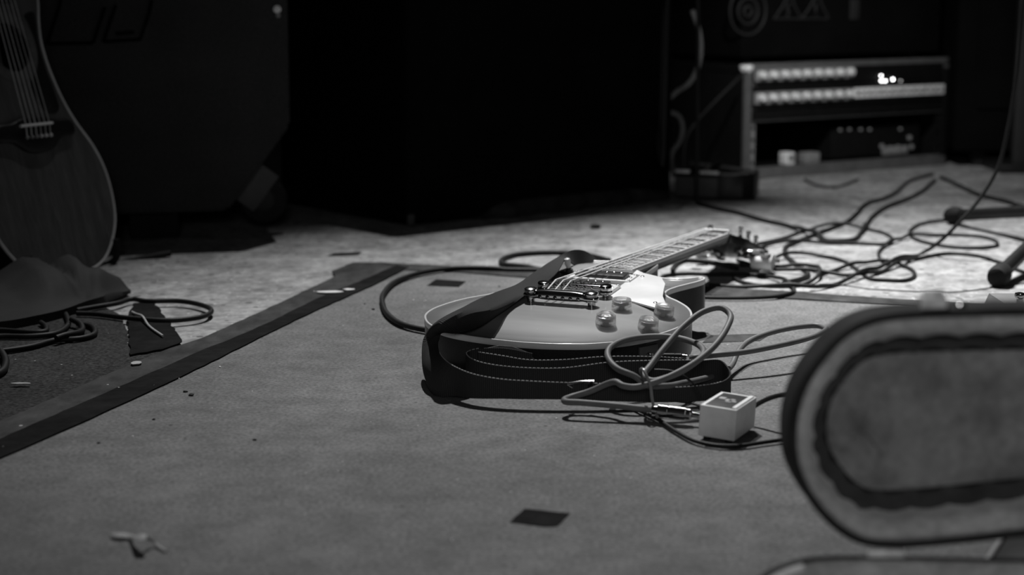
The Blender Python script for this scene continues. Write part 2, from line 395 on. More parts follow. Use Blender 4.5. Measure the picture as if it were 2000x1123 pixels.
# normals of the outline (outwards)
NR = []
for i in range(n):
    t = (OUT[(i+1) % n]-OUT[i-1]).normalized(); q = Vector((t.y, -t.x, 0))
    NR.append(q)
if (OUT[10]+NR[10]*.01).length < OUT[10].length: NR = [-q for q in NR]
def rings(specs):
    v = []; f = []; k = len(specs)
    for (off, w) in specs: v += [gl((p+q*off).x, (p+q*off).y, w) for p, q in zip(OUT, NR)]
    for i in range(k-1):
        for j in range(n): f.append((i*n+j, i*n+(j+1) % n, (i+1)*n+(j+1) % n, (i+1)*n+j))
    return v, f
b = MB(); vv, ff = rings([(0, .0440), (0, .040), (0, .006), (-.0015, .0025), (-.005, .0002), (-.010, 0)])
ff.append(tuple(5*n+j for j in range(n))); b.add(vv, ff); bs = b.build('body_side', M_side, guitar, 60); bs['label'] = 'dark lacquered back and sides'
b = MB().add(*rings([(-.0002, .0430), (.0005, .0436), (.0006, .0492), (.0003, .0504), (-.0006, .0508), (-.0019, .0506), (-.0024, .0498)]))
bi = b.build('binding', M_binding, guitar, 70); bi['label'] = 'cream binding round the top edge'

# neck line (top of the fretboard) in guitar coordinates
UB, UN, UE = .186, .8145, .331
def fw(u): return .0665+(.0225-.0665)*(u-UE)/(UN-UE)
def hwid(u): return .0285+(.0215-.0285)*(u-UE)/(UN-UE)
b = MB(); v = []; f = []; K = 30
for i in range(K+1):
    u = UE+(UN+.002-UE)*i/K; hw = hwid(u)-.0012
    for s in (-1, -.75, -.5, -.25, 0, .25, .5, .75, 1): v.append(gl(u, hw*s, fw(u)-.0012*s*s))
    for s in (1, -1): v.append(gl(u, hw*s, fw(u)-.006))
for i in range(K):
    for j in range(11): f.append((i*11+j, i*11+(j+1) % 11, (i+1)*11+(j+1) % 11, (i+1)*11+j))
f.append(tuple(range(11))); f.append(tuple(K*11+j for j in range(11)))
board = MB().add(v, f).build('fretboard', M_board, guitar)
for s in (-1, 1):
    v = []
    v = []; f = []
    for i in range(21):
        u = UE+(UN+.002-UE)*i/20; hw = hwid(u)
        v += [gl(u, s*(hw-.0024), fw(u)-.0008), gl(u, s*(hw-.0022), fw(u)+.0001), gl(u, s*(hw-.0002), fw(u)-.0002), gl(u, s*(hw+.0002), fw(u)-.0008), gl(u, s*(hw+.0002), fw(u)-.0056), gl(u, s*(hw-.0016), fw(u)-.0058)]
    for i in range(20):
        for j in range(6): f.append((i*6+j, i*6+(j+1) % 6, (i+1)*6+(j+1) % 6, (i+1)*6+j))
    f += [tuple(range(6)), tuple(120+j for j in range(6))]
    MB().add(v, f).build('fretboard_binding', M_binding, board)
b = MB().add(*box(tuple(gl(UE-.0005, 0, fw(UE)-.0034)), (.0028, .057, .0052), .0008)); b.build('fretboard_binding', M_binding, board)
SC = .4785/(1-2**(-22/12))
fretu = [UN-SC*(1-2**(-k/12)) for k in range(0, 23)]
for k in range(1, 23):
    u = fretu[k]; hw = hwid(u)-.0004
    P = [gl(u, hw*s, fw(u)-.0012*s*s+.0001) for s in (-1, -.6, -.2, .2, .6, 1)]
    MB().add(*tube(P, .0008, 8)).build('fret', M_fret, board)
for k in (1, 3, 5, 7, 9, 12, 15, 17, 19, 21):
    u0, u1 = fretu[k-1], fretu[k]; a = (u1-u0)*.22 if k > 1 else (u1-u0)*.3; b = MB(); v = []; f = []
    S = [-1, -.5, 0, .5, 1]
    for (u, q) in ((u0+a, .36), (u1-a, .44)):
        for s in S: hw = hwid(u)*2*q*.98; v.append(gl(u, hw*s*.5*1.9, fw(u)+.00025-.0012*(s*q*1.9)**2))
    for j in range(4): f.append((j, j+1, 6+j, 5+j))
    MB().add(v, f).build('inlay', M_pearl, board)
# neck shaft and heel
v = []; f = []; K = 40; NN = 14
for i in range(K+1):
    u = .352+(UN+.004-.352)*i/K; hw = hwid(u); base = fw(u)-.0058
    dep = .0165 + (.032-.0165)*sm((.452-u)/.05) - .001*(u-.45)
    for j in range(NN+1):
        a = PI*j/NN; v.append(gl(u, hw*math.cos(a)*(1 if u > .42 else 1), base-dep*math.sin(a)**.75))
W_ = NN+1
for i in range(K):
    for j in range(NN): f.append((i*W_+j, i*W_+j+1, (i+1)*W_+j+1, (i+1)*W_+j))
    f.append((i*W_+NN, i*W_, (i+1)*W_, (i+1)*W_+NN))
f.append(tuple(range(W_))); f.append(tuple(K*W_+j for j in range(W_)))
neck = MB().add(v, f).build('neck', M_neck, guitar, 50)
nutb = MB().add(*box(tuple(gl(UN+.003, 0, fw(UN)+.0002)), (.0050, .0425, .0075), .0008)).build('nut', M_bone, guitar)
# headstock: tilted back 15 degrees
slope = (fw(UN)-fw(UE))/(UN-UE); HA = math.atan(slope)-R(15)
HX = Vector((math.cos(HA), 0, math.sin(HA))); HZ = Vector((-math.sin(HA), 0, math.cos(HA)))
HM = frame(gl(UN+.0055, 0, fw(UN)-.002), HX, Vector((0, -1, 0)), HZ)      # local x along, y treble side, z out of the face
hs = [(0, .0225), (.012, .0245), (.03, .031), (.048, .037), (.10, .0395), (.15, .042), (.172, .043), (.182, .037), (.186, .024), (.180, .012), (.176, 0)]
hout = spl([Vector((a, b_, 0)) for a, b_ in hs]+[Vector((a, -b_, 0)) for a, b_ in hs[-2::-1]], 4)
head = MB().add(*prism(hout, -.0145, 0, .001, HM)).build('headstock', M_side, guitar)
MB().add(*prism([(.004, .004), (.022, .014), (.030, 0), (.022, -.014), (.004, -.004)], -.0005, .0016, .0004, HM)).build('truss_cover', M_black_plastic, head)
for s in (-1, 1):
    for k in range(3):
        x = .050+k*.044; y = s*(.0255+k*.0015)
        tm = HM @ Matrix.Translation((x, y, 0))
        tn = MB().add(*lathe([(.0052, -.0005), (.0052, .002), (.0036, .0028), (.0032, .013), (.0042, .0145), (.0040, .0185), (.0024, .0195)], 18, tm)).build('tuner_post', M_dchrome, head)
        hb = MB().add(*box((0, 0, -.0205), (.016, .013, .011), .003, 2, tm)).build('tuner_housing', M_dchrome, head)
        sh = MB().add(*rod(tm @ Vector((0, s*.005, -.0205)), tm @ Vector((0, s*.028, -.0205)), .0024)).build('tuner_shaft', M_dchrome, head)
        kb = prism([(-.008, .0), (-.0095, .010), (-.006, .015), (.006, .015), (.0095, .010), (.008, .0), (.004, -.004), (-.004, -.004)], -.0035, .0035, .0015, tm @ Matrix.Translation((0, s*.028, -.0205)) @ Matrix.Scale(s, 4, (0, 1, 0)))
        MB().add(*kb).build('tuner_button', M_pearl, head)
# pickups
def pickup(u, v0, m, h):
    aw = arch(u, .02)
    a0 = arch(u, .044)
    fr = [(u-.0195, -.0445), (u+.0195, -.0445), (u+.0195, .0445), (u-.0195, .0445)]
    ring = MB()
    for (c, s) in (((u-.0168, 0), (.0060, .089)), ((u+.0168, 0), (.0060, .089)), ((u, -.0405), (.039, .008)), ((u, .0405), (.039, .008))):
        ring.add(*box(tuple(gl(c[0], c[1], aw+.0028-.002)), (s[0], s[1], .0085+h), .0012))
    ring = ring.build('pickup_ring', M_cream, guitar)
    cv = MB().add(*box(tuple(gl(u, 0, aw+.0035+h*.5)), (.0260, .0690, .0125+h), .0022)).build('pickup', m, guitar)
    for k in range(6):
        MB().add(*lathe([(.0024, 0), (.0024, .0007), (.0016, .0012)], 12, Matrix.Translation(gl(u+.0055, -.0255+k*.0102, aw+.0095+h)))).build('pole_screw', M_chrome, cv)
    for s in (-1, 1):
        MB().add(*lathe([(.0020, 0), (.0019, .0008), (.001, .0012)], 12, Matrix.Translation(gl(u, s*.0405, aw+.0050+h*.5)))).build('ring_screw', M_chrome, ring)
        for q in (-1, 1): MB().add(*lathe([(.0017, 0), (.0016, .0008), (.001, .0012)], 12, Matrix.Translation(gl(u+q*.0150, s*.0425, aw+.0050+h*.5)))).build('ring_screw', M_chrome, ring)
pickup(.2885, 0, mat('dark_pickup', .03, .28, noise=[(60, 3, .8, 1.2)]), 0)
pickup(.2170, 0, MATS['dark_pickup'], .0025)
# tune-o-matic bridge
aw = arch(UB, .02)
BR = MB(); BR.add(*box(tuple(gl(UB, 0, aw+.0125)), (.0105, .088, .0075), .0022, 3))
for s in (-1, 1): BR.add(*lathe([(.0075, 0), (.0085, .001), (.0085, .0065), (.0075, .0075)], 24, Matrix.Translation(gl(UB+s*.002, s*.041, aw+.0088))))
BR = BR.build('bridge', M_chrome, guitar, 50)
for s in (-1, 1):
    MB().add(*lathe([(.0040, -.006), (.0040, .006), (.0090, .0062), (.0093, .0068), (.0093, .0085), (.0085, .0090)], 24, Matrix.Translation(gl(UB+s*.002, s*.041, aw-.001)))).build('bridge_post', M_dchrome, BR)
sv = []
for k in range(6):
    vv = -.0258+k*.0103; sv.append(vv)
    sd = MB(); sd.add(*box(tuple(gl(UB+.0005, vv, aw+.0170)), (.006, .0075, .0034), .0010)); sd.build('saddle', M_dchrome, BR)
    MB().add(*lathe([(.0017, 0), (.0019, .0008), (.001, .0016)], 12, axis_m(gl(UB-.0052, vv, aw+.0125), (-1, 0, .15)))).build('saddle_screw', M_chrome, BR)
# stop tailpiece
US = .138; aw2 = arch(US, .03)-.003
v = []; f = []; K = 36; NN = 16
for i in range(K+1):
    y = -.0505+.101*i/K; a = abs(y)
    mid = a < .0335
    hw = .0078 if mid else .0070; hh = .0068 if mid else .0042
    if mid: hh = .0068*(1-.25*(a/.0335)**4)
    zc = aw2+.0125+(.0018 if mid else 0)
    e = max(.35, min(1, (.0505-a)/.004)**.5) if a > .0465 else 1
    for j in range(NN):
        t = 2*PI*j/NN; ct, st = math.cos(t), math.sin(t)
        v.append(gl(US+hw*e*math.copysign(abs(ct)**.7, ct), y, zc+hh*e*math.copysign(abs(st)**.8, st)))
for i in range(K):
    for j in range(NN): f.append((i*NN+j, i*NN+(j+1) % NN, (i+1)*NN+(j+1) % NN, (i+1)*NN+j))
f.append(tuple(range(NN))); f.append(tuple(K*NN+j for j in range(NN)))
TP = MB().add(v, f).build('tailpiece', M_chrome, guitar, 40)
for s in (-1, 1):
    MB().add(*lathe([(.0050, -.004), (.0050, .0085), (.0078, .0088), (.0078, .0105), (.0045, .011), (.0045, .0155), (.0080, .0165), (.0086, .0185), (.0080, .0205), (.0055, .0218), (.002, .0222)], 28, Matrix.Translation(gl(US, s*.041, aw2)))).build('tailpiece_stud', M_dchrome, TP)
for k in range(6):
    MB().add(*lathe([(.0022, 0), (.0024, .0006), (.0012, .0016)], 12, axis_m(gl(US-.0078, sv[k], aw2+.0125), (-1, 0, .1)))).build('string_ball', M_chrome, TP)
# strings
for k in range(6):
    rr = (.00105, .00095, .00085, .00026, .00021, .00018)[k]; nv = -.0175+k*.0070
    P = [gl(US+.006, sv[k], aw2+.0130), gl(UB-.0015, sv[k], aw+.0187), gl(UB+.001, sv[k], aw+.0191), gl(UN+.003, nv, fw(UN)+.0045)]
    a = HM @ Vector((.050+(k if k < 3 else 5-k)*.044, (-1 if k < 3 else 1)*(.0225+(k if k < 3 else 5-k)*.0015), .010))
    P += [gl(UN+.006, nv, fw(UN)+.0040), a]
    st = MB().add(*tube(P, rr, 6)).build('string', M_string if k < 3 else M_plain, guitar)
# pickguard
pg = [(.336, .0325), (.322, .047), (.298, .077), (.262, .093), (.235, .100), (.20, .110), (.160, .128), (.139, .136), (.136, .130), (.146, .112), (.166, .082), (.176, .060), (.182, .047), (.197, .0455), (.237, .0455), (.240, .040), (.266, .040), (.2685, .0460), (.310, .0460), (.314, .034)]
pg = [(a+.012*max(0, min(1, (b_-.05)/.04)), b_) for a, b_ in pg]
pgo = [(a, -b_) for a, b_ in pg]
v, f = prism(pgo, 0, .0022, .0006)
v = [Vector((p.x, p.y, p.z+.0585+.004*(p.x-.14)/.2)) for p in v]
PG = MB().add(v, f).build('pickguard', M_cream, guitar, 30)
for (a, b_) in ((.302, .052), (.176, .112)):
    MB().add(*lathe([(.0028, 0), (.0027, .0008), (.0015, .0014)], 16, Matrix.Translation(gl(a, b_, .0585+.004*(a-.14)/.2+.002)))).build('pickguard_screw', M_chrome, PG)
MB().add(*box(tuple(gl(.20, .100, .052)), (.006, .014, .012), .001)).build('pickguard_bracket', M_chrome, PG)
# knobs
def knob(u, v):
    a = arch(u, v)
    du = (arch(u+.008, v)-arch(u-.008, v))/.016; dv = (arch(u, v+.008)-arch(u, v-.008))/.016
    nz = Vector((-du, dv, 1)).normalized(); km = axis_m(gl(u, v, a+.0008), nz)
    core = MB().add(*lathe([(.0040, -.003), (.0040, .0048), (.0088, .0052), (.0096, .0060), (.0092, .0092), (.0080, .0097), (.0030, .0092), (.0028, .0080)], 30, km)).build('knob', M_knobcore, guitar)
    MB().add(*lathe([(.0098, .0006), (.0124, .0008), (.0126, .0020), (.0119, .0122), (.0112, .0132), (.0100, .0133), (.0096, .0126), (.0085, .0110), (.0062, .0106), (.0058, .0118), (.0030, .0116), (.0029, .0108), (.0040, .0101), (.0084, .0100), (.0098, .0094), (.0101, .0050), (.0098, .0022)], 40, km, False)).build('knob_shell', M_clear, core)
    MB().add(*lathe([(.0026, .0100), (.0056, .0102), (.0058, .0094)], 28, km)).build('knob_dial', M_knobtop, core)
    return core
for q in ((.134, .0820), (.146, .1325), (.0695, .0845), (.0845, .1330)): knob(*q)
# toggle switch at the bass shoulder
su, svv = .330, -.064; a = arch(su, svv)
SW = MB().add(*lathe([(.0125, 0), (.0125, .0012), (.006, .0014), (.0058, .006), (.0035, .0065), (.003, .008)], 28, Matrix.Translation(gl(su, svv, a)))).build('toggle_switch', M_black_plastic, guitar)
MB().add(*lathe([(.0022, 0), (.0030, .003), (.0042, .007), (.0046, .012), (.0038, .0148), (.0015, .016)], 20, axis_m(gl(su, svv, a+.006), (-.15, .1, 1)))).build('switch_tip', mat('shaded_cream', .42, .45, noise=[(30, 3, .9, 1.08)]), SW)  # cream darkened in its colour for the strap's shade on the tip
# jack plate on the treble side, strap buttons
ji = min(range(n), key=lambda i: (OUT[i]-Vector((.058, .143, 0))).length); jp, jn = OUT[ji], NR[ji]
jt = Vector((jn.y, -jn.x, 0)); JO = gl(jp.x+jn.x*.0006, jp.y+jn.y*.0006, .0255)
JN = Vector((jn.x, -jn.y, 0)); JT = Vector((0, 0, 1)).cross(JN)
JM = frame(JO, JT, Vector((0, 0, 1)), JN)
jk = MB().add(*prism(spl([Vector(p) for p in ((-.014, -.014, 0), (.014, -.014, 0), (.014, .014, 0), (-.014, .014, 0))], 1, True), -.001, .0016, .0005, JM)).build('jack_plate', mat('jack_plate_grey', .07, .5, noise=[(40, 3, .85, 1.15)]), guitar)
MB().add(*lathe([(.0062, 0), (.0062, .0020), (.0048, .0024), (.0034, .0024), (.0033, .0006)], 24, JM @ Matrix.Translation((0, 0, .0016)))).build('jack_socket', M_dchrome, jk)
def sbutton(u, v, d):
    return MB().add(*lathe([(.0060, 0), (.0045, .003), (.0042, .006), (.0070, .009), (.0075, .0105), (.0060, .0120), (.002, .0124)], 24, axis_m(gl(u, v, .030), d))).build('strap_button', M_dchrome, guitar)
sbutton(-.0135, .010, (-1, 0, 0)); sbutton(.4405, -.055, (1, .25, 0))

# ------------------------------------------------------------------ ribbons (the strap)
def ribbon3(T, M, B, thick=.0018, n=7, k=8):
    """a band through three control curves: two edges and a middle line"""
    T = spl(T, n); M = spl(M, n); B = spl(B, n); rows = []; cnt = len(T)
    for i in range(cnt):
        row = []
        for j in range(k+1):
            s = j/k
            row.append(T[i]*(2*(s-.5)*(s-1))+M[i]*(4*s*(1-s))+B[i]*(2*s*(s-.5)))
        rows.append(row)
    v = []; f = []; uv = []; w = k+1; L = 0
    for i in range(cnt):
        if i: L += (rows[i][k//2]-rows[i-1][k//2]).length
        for j in range(w): v.append(rows[i][j])
    # normals for thickness
    nv = []
    for i in range(cnt):
        for j in range(w):
            a = rows[min(i+1, cnt-1)][j]-rows[max(i-1, 0)][j]; b_ = rows[i][min(j+1, k)]-rows[i][max(j-1, 0)]
            q = a.cross(b_); q = q.normalized() if q.length > 1e-12 else Vector((0, 0, 1)); nv.append(q)
    N_ = len(v); v2 = [p+q*thick*.5 for p, q in zip(v, nv)]+[p-q*thick*.5 for p, q in zip(v, nv)]
    for i in range(cnt-1):
        for j in range(k):
            a = i*w+j; f.append((a, a+1, a+w+1, a+w)); f.append((N_+a, N_+a+w, N_+a+w+1, N_+a+1))
        for j in (0, k):
            a = i*w+j; f.append((a, a+w, N_+a+w, N_+a) if j == 0 else (a, N_+a, N_+a+w, a+w))
    for i in (0, cnt-1):
        for j in range(k):
            a = i*w+j; f.append((a, N_+a, N_+a+1, a+1))
    return v2, f, rows, w, N_
def ribbon_obj(name, T, M, B, m, parent=None, **kw):
    v, f, rows, w, N_ = ribbon3(T, M, B, **kw)
    o = MB().add(v, f).build(name, m, parent, 50)
    # lengthwise uv for the woven ribs
    me = o.data; ul = me.uv_layers.new(name='UVMap'); L = [0]
    for i in range(1, len(rows)): L.append(L[-1]+(rows[i][w//2]-rows[i-1][w//2]).length)
    for lp in me.loops:
        vi = lp.vertex_index % N_; ul.data[lp.index].uv = (L[vi//w], (vi % w)/(w-1)*.05)
    return o, rows
strap = thing('guitar_strap', 'black woven strap looped over and in front of the electric guitar', 'strap', loc=(0, 0, 0))
def E(x, y, Y, lean=0.0, z=.0065): t = A(x, y, Y); return t, Vector((t.x, t.y+lean, z))
T = []; B = []; Mi = []
for (x, y, Y, zb_) in ((1040, 690, 2.054, .02), (985, 680, 2.056, .02), (935, 681, 2.058, .016), (918, 685, 2.056, .014), (911, 690, 2.045, .012), (918, 699, 2.032, .010), (940, 708, 2.022, .009), (1000, 717, 2.012, .009), (1100, 719, 2.010, .009), (1190, 708, 2.006, .008), (1300, 704, 2.020, .007), (1370, 704, 2.040, .007), (1405, 703, 2.040, .007), (1422, 718, 2.022, .007), (1426, 733, 1.998, .007), (1408, 746, 1.976, .008), (1372, 753, 1.960, .009), (1310, 757, 1.950, .010), (1230, 754, 1.944, .012), (1160, 749, 1.942, .014), (1110, 748, 1.942, .015), (1040, 745, 1.944, .015), (980, 741, 1.950, .014), (925, 731, 1.964, .011), (888, 716, 1.988, .008)):
    t, b_ = E(x, y, Y, 0, zb_); T.append(t); B.append(b_); Mi.append((t+b_)/2)
def addTB(t, b_, mdl=None): T.append(t); B.append(b_); Mi.append(mdl if mdl else (t+b_)/2)
addTB(A(868, 702, 2.012), A(852, 774, 2.006), A(857, 739, 2.002))
addTB(A(857, 684, 2.050), A(830, 735, 2.046), A(838, 711, 2.030))
addTB(A(857, 664, 2.080), A(825, 695, 2.080), A(837, 684, 2.060))
addTB(A(862, 650, 2.088), A(829, 660, 2.118), A(842, 658, 2.085))
addTB(GP(888, 650, .0595), GP(848, 634, .070), GP(862, 632, .088))
addTB(GP(928, 640, .0610), GP(893, 608, .070), GP(905, 610, .094))
addTB(GP(972, 614, .0635), GP(938, 584, .066), GP(955, 601, .082))
addTB(GP(1020, 581, .0680), GP(976, 569, .066), GP(1000, 576, .070))
addTB(GP(1052, 564, .068), GP(1010, 556, .066), GP(1031, 560, .069))
addTB(GP(1084, 537, .0760), GP(1046, 531, .072), GP(1066, 533, .077))
addTB(A(1108, 506, 2.440), A(1086, 505, 2.450))
addTB(A(1119, 516, 2.462), A(1110, 491, 2.470))
addTB(A(1134, 523, 2.480), A(1130, 488, 2.490))
addTB(A(1152, 525, 2.495), A(1151, 495, 2.515))
addTB(A(1166, 526, 2.505), A(1170, 511, 2.530))
web, rows = ribbon_obj('webbing', T, Mi, B, M_strap, strap)
# pale stitching along the upper edge of the layers lying in front of the guitar
Tt = spl(T, 7)
def stitch(P, i0, i1):
    b = MB(); Q = resample([p+Vector((0, -.0002, .0004)) for p in P[i0:i1]], .0016)
    for i in range(0, len(Q)-2, 3): b.add(*tube(Q[i:i+3], .00065, 5))
    return b.build('edge_stitching', M_stitch, web)
stitch(Tt, 14, 11*7); stitch(Tt, 15*7, 26*7)
# adjuster tail between the layers
TT = []; BB = []; MM = []
for (x, y, Y) in ((934, 688, 2.046), (980, 695, 2.040), (1030, 703, 2.036), (1100, 703, 2.030), (1180, 697, 2.030), (1270, 697, 2.040), (1330, 700, 2.052)):
    t, b_ = E(x, y, Y); TT.append(t); BB.append(b_); MM.append((t+b_)/2)
o_, r_ = ribbon_obj('adjuster_tail', TT, MM, BB, M_strap, strap); stitchP = spl(TT, 7)
b = MB(); Q = resample([p+Vector((0, -.0002, .0004)) for p in stitchP], .0016)
for i in range(0, len(Q)-2, 3): b.add(*tube(Q[i:i+3], .00065, 5))
b.build('edge_stitching', M_stitch, o_)
# leather end on the tail button and on the shoulder button
LE = [A(940, 682, 2.066), A(975, 674, 2.066), A(1000, 676, 2.064), A(1032, 688, 2.062), A(1044, 701, 2.060), A(1020, 716, 2.059), A(975, 716, 2.060), A(940, 712, 2.064)]
nq = Vector((0, -.0022, 0)); k_ = len(LE)
b = MB().add(LE+[p+nq for p in LE], [tuple(range(k_)), tuple(k_+i for i in range(k_))]+[(i, (i+1) % k_, k_+(i+1) % k_, k_+i) for i in range(k_)])
b.build('leather_end', M_strap_in, strap)
# buckle (slider) on the front layer
b = MB(); q = [A(1108, 750, 1.936), A(1160, 745, 1.932)]
b.add(*tube([q[0], q[0]+(q[1]-q[0])*.5+Vector((0, -.001, .0012)), q[1]], .0016, 8)); b.add(*tube([q[0], q[0]+Vector((.006, .0005, -.004))], .0016, 8)); b.add(*tube([q[1], q[1]+Vector((-.006, .001, -.006))], .0016, 8))
b.build('buckle', M_dchrome, strap)

# ------------------------------------------------------------------ cables
LAID = []      # (x, y, z, r) of everything already lying there
MATP = [pL, kC, G(1130, 543), G(1380, 568), G(1925, 604), pR, pR-kd*2.9]
def on_mat(x, y):
    ins = False
    for a, b in zip(MATP, MATP[1:]+MATP[:1]):
        if (a.y > y) != (b.y > y) and x < a.x+(y-a.y)/(b.y-a.y)*(b.x-a.x): ins = not ins
    return ins
def lay(P, r, lift=None):
    """let a cable rest on the floor or on the cables already there"""
    Q = resample(spl(P, 10), .006); k = len(Q); req = [0.0]*k
    for q in Q:
        if on_mat(q.x, q.y): q.z = max(q.z, .0056+r)
    base = [q.z for q in Q]; own = []
    for i, q in enumerate(Q):
        need = base[i]
        for (x, y, z, rr) in LAID:
            dx = x-q.x; dy = y-q.y; d = r+rr
            if abs(dx) < d and abs(dy) < d:
                d2 = dx*dx+dy*dy
                if d2 < d*d and abs(z-need) < d+.02: need = max(need, z+d*.80)
        for (j, x, y, z) in own:
            if i-j > 14 and abs(x-q.x) < 2*r and abs(y-q.y) < 2*r and (x-q.x)**2+(y-q.y)**2 < 4*r*r: need = max(need, z+2*r*.80)
        req[i] = need; own.append((i, q.x, q.y, need))
    zz = []
    for i in range(k):
        zz.append(base[i]+max(max(0, req[j]-base[j]-.0006*abs(i-j)) for j in range(max(0, i-18), min(k, i+19))))
    for _ in range(2): zz = [zz[0]]+[(zz[i-1]+2*zz[i]+zz[i+1])/4 for i in range(1, k-1)]+[zz[-1]]
    for q, z in zip(Q, zz): q.z = z
    for q in Q: LAID.append((q.x, q.y, q.z, r))
    return Q
def floor_cable(label, px, r=.0034, m=M_cable, z0=.0, cat='cable', name='cable', group=None, n=9):
    P = [G(x, y, z0+r) for x, y in px]
    Q = lay(P, r)
    return tag(MB().add(*tube(Q, r, n)).build(name, m, None, 60), label, cat, group)

# tangle on the bright concrete, right
floor_cable('black cable arc lying against the foot of the rack case', [(1572, 350), (1590, 360), (1624, 366), (1650, 361), (1676, 350)], .0031)
floor_cable('black cable from the rack whose end curls under the fallen headstock area', [(1822, 340), (1778, 353), (1748, 377), (1724, 388), (1694, 397), (1672, 418), (1654, 433), (1633, 442), (1609, 451), (1588, 459), (1551, 474), (1536, 481), (1533, 496), (1542, 506), (1557, 518), (1572, 528), (1578, 538), (1560, 546), (1530, 553)], .0040)
floor_cable('black cable with the wide flat loop just behind the headstock', [(1440, 486), (1470, 478), (1500, 472), (1536, 463), (1570, 451), (1612, 443.5), (1648, 442.6), (1688, 446.6), (1718, 452.6), (1739, 461.7), (1742, 470), (1724, 476.8), (1672, 475), (1612, 475), (1569, 476), (1515, 478), (1470, 487)], .0031)
floor_cable('black cable curling round twice beside the rubber foot of the far stand leg', [(1900, 427), (1845, 430), (1809, 434.5), (1783, 445), (1777, 457), (1790, 467.8), (1824, 476.8), (1869, 483), (1915, 484), (1945, 480), (1942, 469), (1915, 461.7), (1869, 458.7), (1818, 460), (1778, 463), (1742, 474), (1720, 487), (1716, 499), (1724, 511), (1740, 518)], .0031)
floor_cable('black cable running right from the rack to the picture edge', [(1838, 346), (1875, 363), (1915, 381), (1960, 392), (2000, 403), (2080, 420)], .0045)
floor_cable('thin black cable running right from under the rubber stand foot', [(1870, 440), (1915, 449.6), (1960, 460), (2000, 471), (2080, 490)], .0024)
floor_cable('black cable making an arch and loop to the left of the near stand foot', [(1509, 509), (1530, 503), (1566, 498), (1612, 501), (1648, 510), (1669, 523), (1684, 534), (1703, 545), (1733, 547), (1763, 548), (1783, 542), (1784, 530), (1763, 519), (1727, 513), (1688, 515), (1660, 521), (1630, 528), (1600, 536)], .0031)
floor_cable('black cable sweeping from the headstock to the right edge over the near stand foot', [(1440, 508), (1476, 519), (1500, 527), (1545, 531), (1612, 536), (1666, 540), (1703, 536), (1739, 524), (1778, 509), (1818, 499.5), (1854, 495), (1900, 498), (1945, 510), (1975, 522), (2000, 532), (2060, 556)], .0031)
floor_cable('black cable curl lying nearest the tuners of the electric guitar', [(1433, 543), (1454, 552), (1491, 558), (1551, 558), (1582, 552), (1600, 542), (1594, 530), (1569, 524), (1521, 524), (1480, 521), (1445, 520)], .0031)
floor_cable('black cable loop poking out to the right of the guitar horn', [(1288, 548), (1300, 538), (1350, 534), (1400, 536), (1460, 536), (1500, 541), (1530, 552), (1551, 567), (1545, 579), (1515, 586), (1460, 589), (1400, 589), (1360, 588)], .0031)
floor_cable('black cable bend showing under the raised neck of the guitar', [(1314, 536), (1315, 523), (1325, 513), (1341, 508), (1371, 510), (1410, 516), (1440, 524)], .0040)
# cable hanging from the stand at the right
HC = [A(2050, -160, 3.06), A(2003, -20, 3.06), A(1993, 60, 3.06), A(1985, 150, 3.05), A(1969, 250, 3.05), A(1948, 330, 3.05), A(1914, 388, 3.05), A(1870, 438, 3.05), A(1838, 470, 3.06)]+[G(x, y, .0036) for x, y in ((1806, 492), (1757, 514.7), (1721, 527), (1684, 539), (1648, 551), (1612, 560), (1582, 564.6), (1521, 563), (1440, 560), (1385, 557))]
Q = lay(HC, .0032); tag(MB().add(*tube(Q, .0032, 9)).build('cable', M_cable, None, 60), 'long black cable hanging down at the right and running across the tangle to the guitar', 'cable')
floor_cable('hair-thin dark wire on the bright concrete in front of the cable tangle', [(1600, 561), (1703, 565), (1780, 569), (1854, 571), (1930, 563), (2000, 554), (2060, 548)], .0009)
# cable falling along the cabinet edge and running to the tangle
VC = [A(1322, -60, 3.83), A(1320, 60, 3.83), A(1312, 140, 3.83), A(1294, 224, 3.80), A(1286, 285, 3.76), A(1300, 345, 3.74)]+[G(x, y, .004) for x, y in ((1336, 388), (1372, 400), (1400, 407), (1439, 415), (1491, 430), (1536, 440), (1563, 450), (1594, 460), (1618, 470), (1660, 469), (1682, 454), (1691, 442), (1703, 424), (1733, 403), (1763, 392), (1794, 378), (1826, 352))]
Q = lay(VC, .0042); tag(MB().add(*tube(Q, .0042, 9)).build('cable', M_cable, None, 60), 'black cable dropping down the tall cabinet edge and crossing the floor towards the rack', 'cable')
# left of the guitar
floor_cable('black cable looping round the left of the electric guitar and under its body', [(1150, 532), (1060, 528), (1000, 527), (900, 525), (835, 532), (778, 549), (750, 574), (747, 594), (760, 619), (790, 637), (835, 647), (880, 652)], .0040, z0=.004)
floor_cable('black cable hairpin behind the strap, above the long left loop', [(1190, 508), (1140, 497), (1080, 493), (1012, 497), (981, 507), (984, 516), (1020, 520), (1060, 527), (1110, 532)], .0044)

